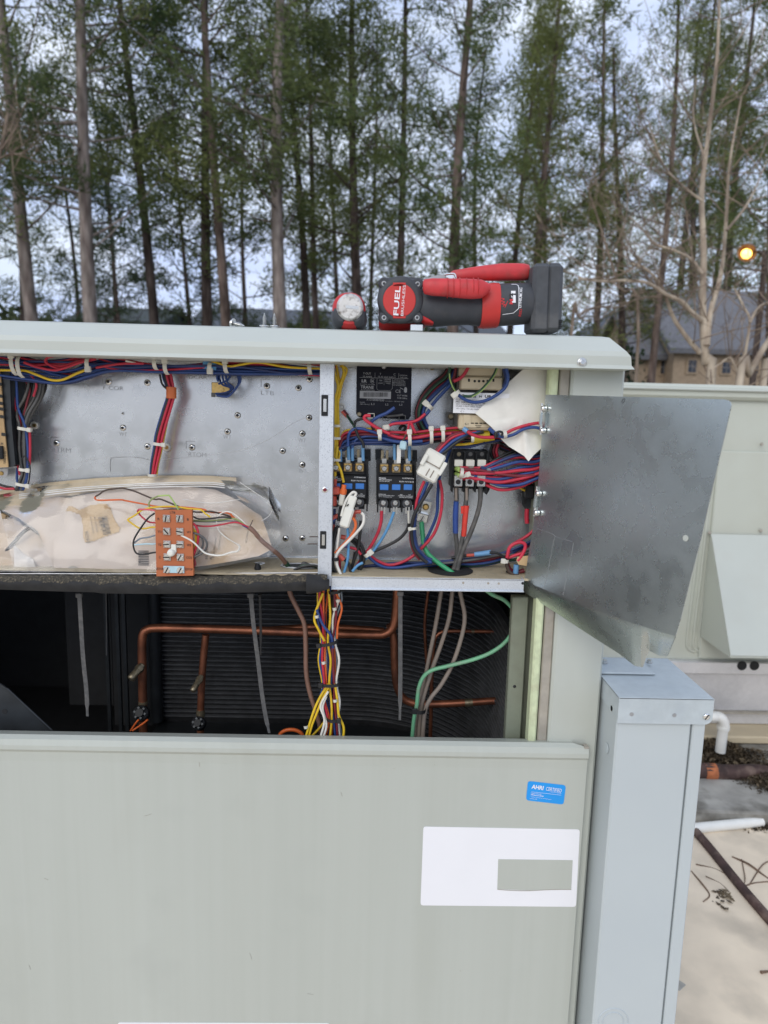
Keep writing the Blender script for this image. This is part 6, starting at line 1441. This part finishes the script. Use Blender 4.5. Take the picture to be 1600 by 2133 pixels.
obj('curl_scratch',MB().tube([onp(*p)+pn*.0003 for p in ((1295,838),(1298,832),(1302,831),(1301,836),(1297,840))],.0004,4,3),M['hole'],cov)

# ------------------------------------------------------------------ tools and screws on the lid
ZL=ZLT
def elr(c,ax,az,ry,rz,n=20,e=2.0):          # ring in the plane of ax (depth-ish) and az
    o=[]
    for i in range(n):
        a=i*2*math.pi/n; ca,sa=math.cos(a),math.sin(a)
        o.append(c+ax*ry*math.copysign(abs(ca)**(2/e),ca)+az*rz*math.copysign(abs(sa)**(2/e),sa))
    return o
ytool=.075
def TP(px,py,y=ytool): return U(px,py,y)
kt=S(ytool)
wrn=thing('impact_wrench',V((TP(980,640).x,ytool,ZL)),'red and black cordless impact wrench lying on the lid with its battery to the right','power tool')
yy=V((0,1,0)); zz_=(UP-RT*0).normalized(); zz_=V((RT.z*-1,0,RT.x)).normalized(); xx=V((zz_.z,0,-zz_.x))
def loftx(sections,m,name,parent,n=22,e=2.3,cap=True):
    mb=MB(); rings=[]
    for (px,py,rz,ry,*r) in sections:
        y_=r[0] if r else ytool; rings.append(elr(TP(px,py,y_),yy,zz_,ry*S(y_),rz*S(y_),n,e))
    mb.loft(rings,cap); return obj(name,mb,M[m],parent)
loftx([(862,640,30,34),(880,640,37,36),(905,642,37,37),(940,643,33,35),(975,643,32,34),(1004,643,35,36),(1008,643,37,37)],'tooldark','handle',wrn)
loftx([(999,640,41,40),(1006,639,43,42),(1026,637,44,43),(1036,637,43,42)],'toolredb','collar',wrn,e=2.6)
loftx([(1030,636,40,39),(1036,636,41,40),(1070,634,41,40),(1096,633,40,39),(1104,633,38,37)],'tooldark','battery_sleeve',wrn,e=2.6)
bt=MB(); bt.box(TP(1119,626),(36*kt,78*kt,132*kt),(xx,yy,zz_),7*kt); bto=obj('battery',bt,M['toolgrey'],wrn)
bt=MB(); bt.box(TP(1146,625),(33*kt,76*kt,132*kt),(xx,yy,zz_),8*kt); obj('battery_end',bt,M['toolgrey'],bto)
bt=MB()
for py in (605,631): bt.box(TP(1160,py),(4*kt,40*kt,6*kt),(xx,yy,zz_),1*kt)
for i in range(5): bt.box(TP(1158-i*.4,672+i*4.0),(6*kt,78*kt,1.6*kt),(xx,yy,zz_))
obj('battery_rib',bt,M['black'],bto)
# motor head facing the camera
yh=ytool-.034
hd=MB(); c=U(832,623,ytool+.01)
def rsq(cx,cy,w_,h_,r_,y,n=6):
    P=[]
    for sx,sz,a0 in ((1,1,0),(-1,1,90),(-1,-1,180),(1,-1,270)):
        for i in range(n+1):
            a=rad(a0+90*i/n); P.append((cx+sx*(w_-r_)+r_*math.cos(a),cy-(sz*(h_-r_)+r_*math.sin(a))))
    return [U(p,q,y) for p,q in P]
hd.loft([rsq(834,627,42,44,20,ytool+.05),rsq(834,627,45,47,22,ytool+.01),rsq(834,627,45,47,22,yh+.012),rsq(834,627,43,45,20,yh+.008)]); head=obj('motor_housing',hd,M['tooldark'],wrn)
hd=MB(); hd.lathe(U(834,625,yh+.010),V((0,-1,0)),[(0,47*S(yh)),(.006,46*S(yh)),(.009,42*S(yh)),(.0095,36*S(yh))],40)
for px,py in ((800,591),(870,592),(800,662),(869,662)): hd.lathe(U(px,py,yh+.010),V((0,-1,0)),[(0,12*S(yh)),(.006,11.5*S(yh)),(.0075,9*S(yh))],18)
obj('rear_cap',hd,M['tooldark'],wrn)
for px,py in ((800,591),(870,592),(800,662),(869,662)):
    obj('cap_screw',MB().lathe(U(px,py,yh+.0035),V((0,-1,0)),[(0,5.2*S(yh)),(.0015,5.2*S(yh)),(.0016,3*S(yh)),(.0008,2.6*S(yh))],14),M['emboss'],wrn)
hd=MB(); hd.lathe(U(832,626,yh+.0015),V((0,-1,0)),[(0,33.5*S(yh)),(.0016,33*S(yh)),(.002,32*S(yh))],44)
for sx in (1,-1): hd.box(U(832,626-sx*33,yh+.0005),(26*S(yh),.002,8*S(yh)),(xx,yy,zz_),1*S(yh))
dsc=obj('badge_disc',hd,M['toolredb'],wrn)
mb=MB(); yq=yh-.0008; textmb(mb,'FUEL',827,626.5,57,10.5,yq,88.6,.018); textmb(mb,'BRUSHLESS',840,626,60,5.4,yq,88.6,.0); obj('lettering',mb,M['sticker'],wrn,fix=False)
# red lower body, belt clip, anvil side
loftx([(789,662,22,26,.10),(800,668,24,30,.10),(840,668,22,30,.10),(880,664,20,28,.10),(895,662,14,24,.10)],'toolred','lower_body',wrn)
loftx([(868,655,14,26,.07),(885,668,10,26,.07),(901,675,4,22,.07)],'toolred','lower_wedge',wrn)
obj('belt_clip',pbox(855,676,881,689,ytool-.040,ytool-.01,.001),M['bright'],wrn)
mb=MB(); mb.tube([U(800+i*12,585-(3 if i in (1,2,3,4,5) else 0),yh+.02) for i in range(8)],4*S(yh),8,3); obj('top_ridge',mb,M['tooldark'],wrn)
# battery sleeve print, wrapped on the sleeve
def sleeve(p,r_=.0):
    # push the print onto the elliptical sleeve surface
    dz=(p-TP(1070,634)).dot(zz_)/(41*kt); y_=ytool-40*kt*max(0,1-abs(dz)**2.6)**(1/2.6)-.0006
    return V((p.x,y_,p.z))
mb=MB(); textmb(mb,'LITHIUM XC',1081,622,40,5.5,ytool-.02,90,.02,sleeve); 
k=S(ytool)
def spoly(pts,mb): 
    mb.add([sleeve(U(a,b,ytool)) for a,b in pts],[tuple(range(len(pts)))])
def sline(pts,w_,mb):
    for (a,b),(c_,d) in zip(pts,pts[1:]):
        n_=max(1,int(math.hypot(c_-a,d-b)/4)); L=math.hypot(c_-a,d-b); nx,ny=-(d-b)/L*w_/2,(c_-a)/L*w_/2
        for i in range(n_):
            x0,y0=a+(c_-a)*i/n_,b+(d-b)*i/n_; x1,y1=a+(c_-a)*(i+1)/n_,b+(d-b)*(i+1)/n_
            spoly([(x0+nx,y0+ny),(x0-nx,y0-ny),(x1-nx,y1-ny),(x1+nx,y1+ny)],mb)
sline([(1040,660),(1062,657),(1072,648),(1073,600),(1069,597),(1060,597)],1.2,mb)
spoly([(1057,636.5),(1066,636.5),(1066,612),(1057,612)],mb)
obj('lettering',mb,M['sticker'],wrn,fix=False)
def sleeve2(p): q=sleeve(p); return q+V((0,-.0004,0))
mb=MB(); textmb(mb,'M',1061.5,631,10,7,ytool-.02,90,.06,sleeve2)
sl0=sleeve; 
for p_ in ([(1035,628),(1035,646)],[(1036,627),(1043,629),(1036,633),(1044,635),(1037,639),(1045,640),(1040,644)],[(1044,646),(1050,633)]): sline(p_,1.6,mb)
textmb(mb,'RED',1081,653,14,5,ytool-.02,90,.02,sleeve)
obj('lettering',mb,M['gripred'],wrn,fix=False)
mb=MB(); textmb(mb,'12',1061.5,619,11,7,ytool-.02,90,.05,sleeve2); obj('lettering',mb,M['printblack'],wrn,fix=False)
# pliers resting on the wrench
pl=thing('pliers',V((TP(1000,580).x,.06,TP(1000,600).z)),'pliers with two red cushioned handles resting on top of the wrench','pliers')
ya,yb3=.085,.03
loftx([(930,578,5,6,ya),(945,575,11,10,ya),(975,572,13,12,ya),(1010,569,15,13,ya),(1045,567,17,14,ya),(1075,567,17,14,ya),(1092,567,16.5,13,ya),(1101,567,14,11,ya),(1103,567,9,7,ya)],'gripred','upper_handle',pl)
loftx([(881,595,8,7,yb3),(884,597,14,11,yb3),(900,598,17,13,yb3),(930,599,17.5,14,yb3),(960,601,19,15,yb3),(985,602,19.5,15,yb3),(1003,602,18,14,yb3),(1014,601,12,10,yb3),(1021,599,6,6,yb3)],'gripred','lower_handle',pl)
for px in (932,944,957,971,985,995):
    mb=MB(); c=TP(px,600,yb3); r_=elr(c,yy,zz_,15.2*S(yb3),19.2*S(yb3),22,2.3); mb.tube(r_+[r_[0]],.0007,5,1,False); obj('grip_rib',mb,M['toolred'],pl)
mb=MB(); mb.prism([U(a,b,.055) for a,b in ((880,583),(905,574),(940,570),(951,572),(948,581),(925,581),(890,590),(881,592))],V((0,.012,0))); obj('jaw',mb,M['emboss'],pl)
mb=MB(); mb.prism([U(a,b,.045) for a,b in ((928,572),(948,569),(951,580),(940,581),(930,577))],V((0,.008,0))); mb.tube([U(926,572,.044),U(945,570,.044),U(950,579,.044)],.0016,6,3); obj('catch',mb,M['bright'],pl)
# second tool seen end on
sdx=TP(727,650,.07); sd=thing('screwdriver',V((sdx.x,.07,ZL)),'red and grey tool handle seen end on with a worn round steel cap','hand tool')
mb=MB(); rr=[]
for (y_,a_,b_,cy) in ((.030,24,28,647),(.034,31,34,648),(.045,34,37,649),(.075,34,37,649),(.13,31,34,650),(.18,24,27,652),(.20,16,18,654)):
    rr.append(elr(TP(727,cy,.045)+V((0,y_-.045,0)),xx,zz_,a_*S(.045),b_*S(.045),26,2.3))
mb.loft(rr); hnd=obj('handle',mb,M['toolred'],sd)
for sx in (1,-1):
    mb=MB()
    def gf(u,v,sx=sx):
        a=rad(-62+62*u+ -6)
        y_=.034+v*.12; s_=1.025 if v<.8 else 1.0
        w_=(34 if y_<.10 else 33)
        return TP(727,649,.045)+V((0,y_-.045,0))+xx*sx*w_*s_*S(.045)*abs(math.cos(a))**(2/2.3)-zz_*37*s_*S(.045)*abs(math.sin(a))**(2/2.3)
    mb.loft([elr(TP(727+sx*(18 if i else 16),659,.045)+V((0,y_-.045,0)),xx,zz_,w_*S(.045),h_*S(.045),18) for i,(y_,w_,h_) in enumerate(((.028,8,12),(.032,14,21),(.045,18.5,25),(.10,18.5,25),(.13,15,21)))]); obj('grip_pad',mb,M['tooldark'],sd)
mb=MB(); mb.lathe(TP(729,640,.028),V((0,-1,0)),[(-.004,27.5*S(.03)),(0,27*S(.03)),(.002,25*S(.03)),(.0035,22*S(.03))],32); capo=obj('strike_cap',mb,M['capsteel'],sd)
mb=MB(); mb.box(TP(734,640,.0243),(26*S(.03),.0008,6*S(.03)),rotxz(-3)); obj('cap_mark',mb,M['steel'],capo)
mb=MB(); mb.lathe(TP(727,652,.2)+V((0,.15,0))*.0,V((0,1,0)),[(0,.004),(.16,.004)],10); obj('shaft',mb,M['steel'],sd)
mb=MB(); mb.box(V((sdx.x,.075,ZL+.002)),(26*S(.05),.06,.004),X3,.001); obj('base_pad',mb,M['tooldark'],sd)
# sheet metal screws
def tscrew(px,label,lying=False):
    z0=ZL; y_=.055
    c=V((U(px,675,y_).x,y_,z0))
    if lying: d=V((.93,-.25,-.18)).normalized(); c=V((U(px-6,672,y_).x,y_,z0+.0075))
    else: d=V((rw.uniform(-.04,.04),0,1)).normalized()
    t=thing('metal_screw',c,label,'screw','self drilling screws left on the lid')
    hdm=MB(); hdm.lathe(c,d,[(0,.0055),(.0035,.0058),(.0036,.0085),(.0052,.0085),(.0054,.003)],6 if False else 16,False); obj('hex_head',hdm,M['steel'],t)
    L=.0235; th=MB(); prof=[]; 
    for i in range(9):
        q=.0055+i*.0021; s_=1 if i<6 else 1-(i-5)*.2
        prof+=[(q,.0022*s_),(q+.0008,.0037*s_),(q+.0016,.0022*s_)]
    prof.append((L+.002,.0002)); th.lathe(c,d,prof,12,False); obj('thread',th,M['steel'],t)
tscrew(551,'left of two rusty screws standing point up on the lid'); tscrew(572,'right of two rusty screws standing point up on the lid'); tscrew(487,'bright sheet metal screw lying on its side on the lid',True)
# grit on the shelf and the lid lip
R=random.Random(2); mb=MB()
for i in range(260):
    px=R.uniform(0,660) if R.random()<.6 else R.uniform(700,1085); p=U(px,1185,R.uniform(.01,.10)); p.z=zsh+.0008; s=R.uniform(.0005,.0014)
    mb.box(p,(s,s,s*.8))
tag(obj('grit',mb,M['brownish']),'dark grit scattered over the dusty shelf','grit',kind='stuff')
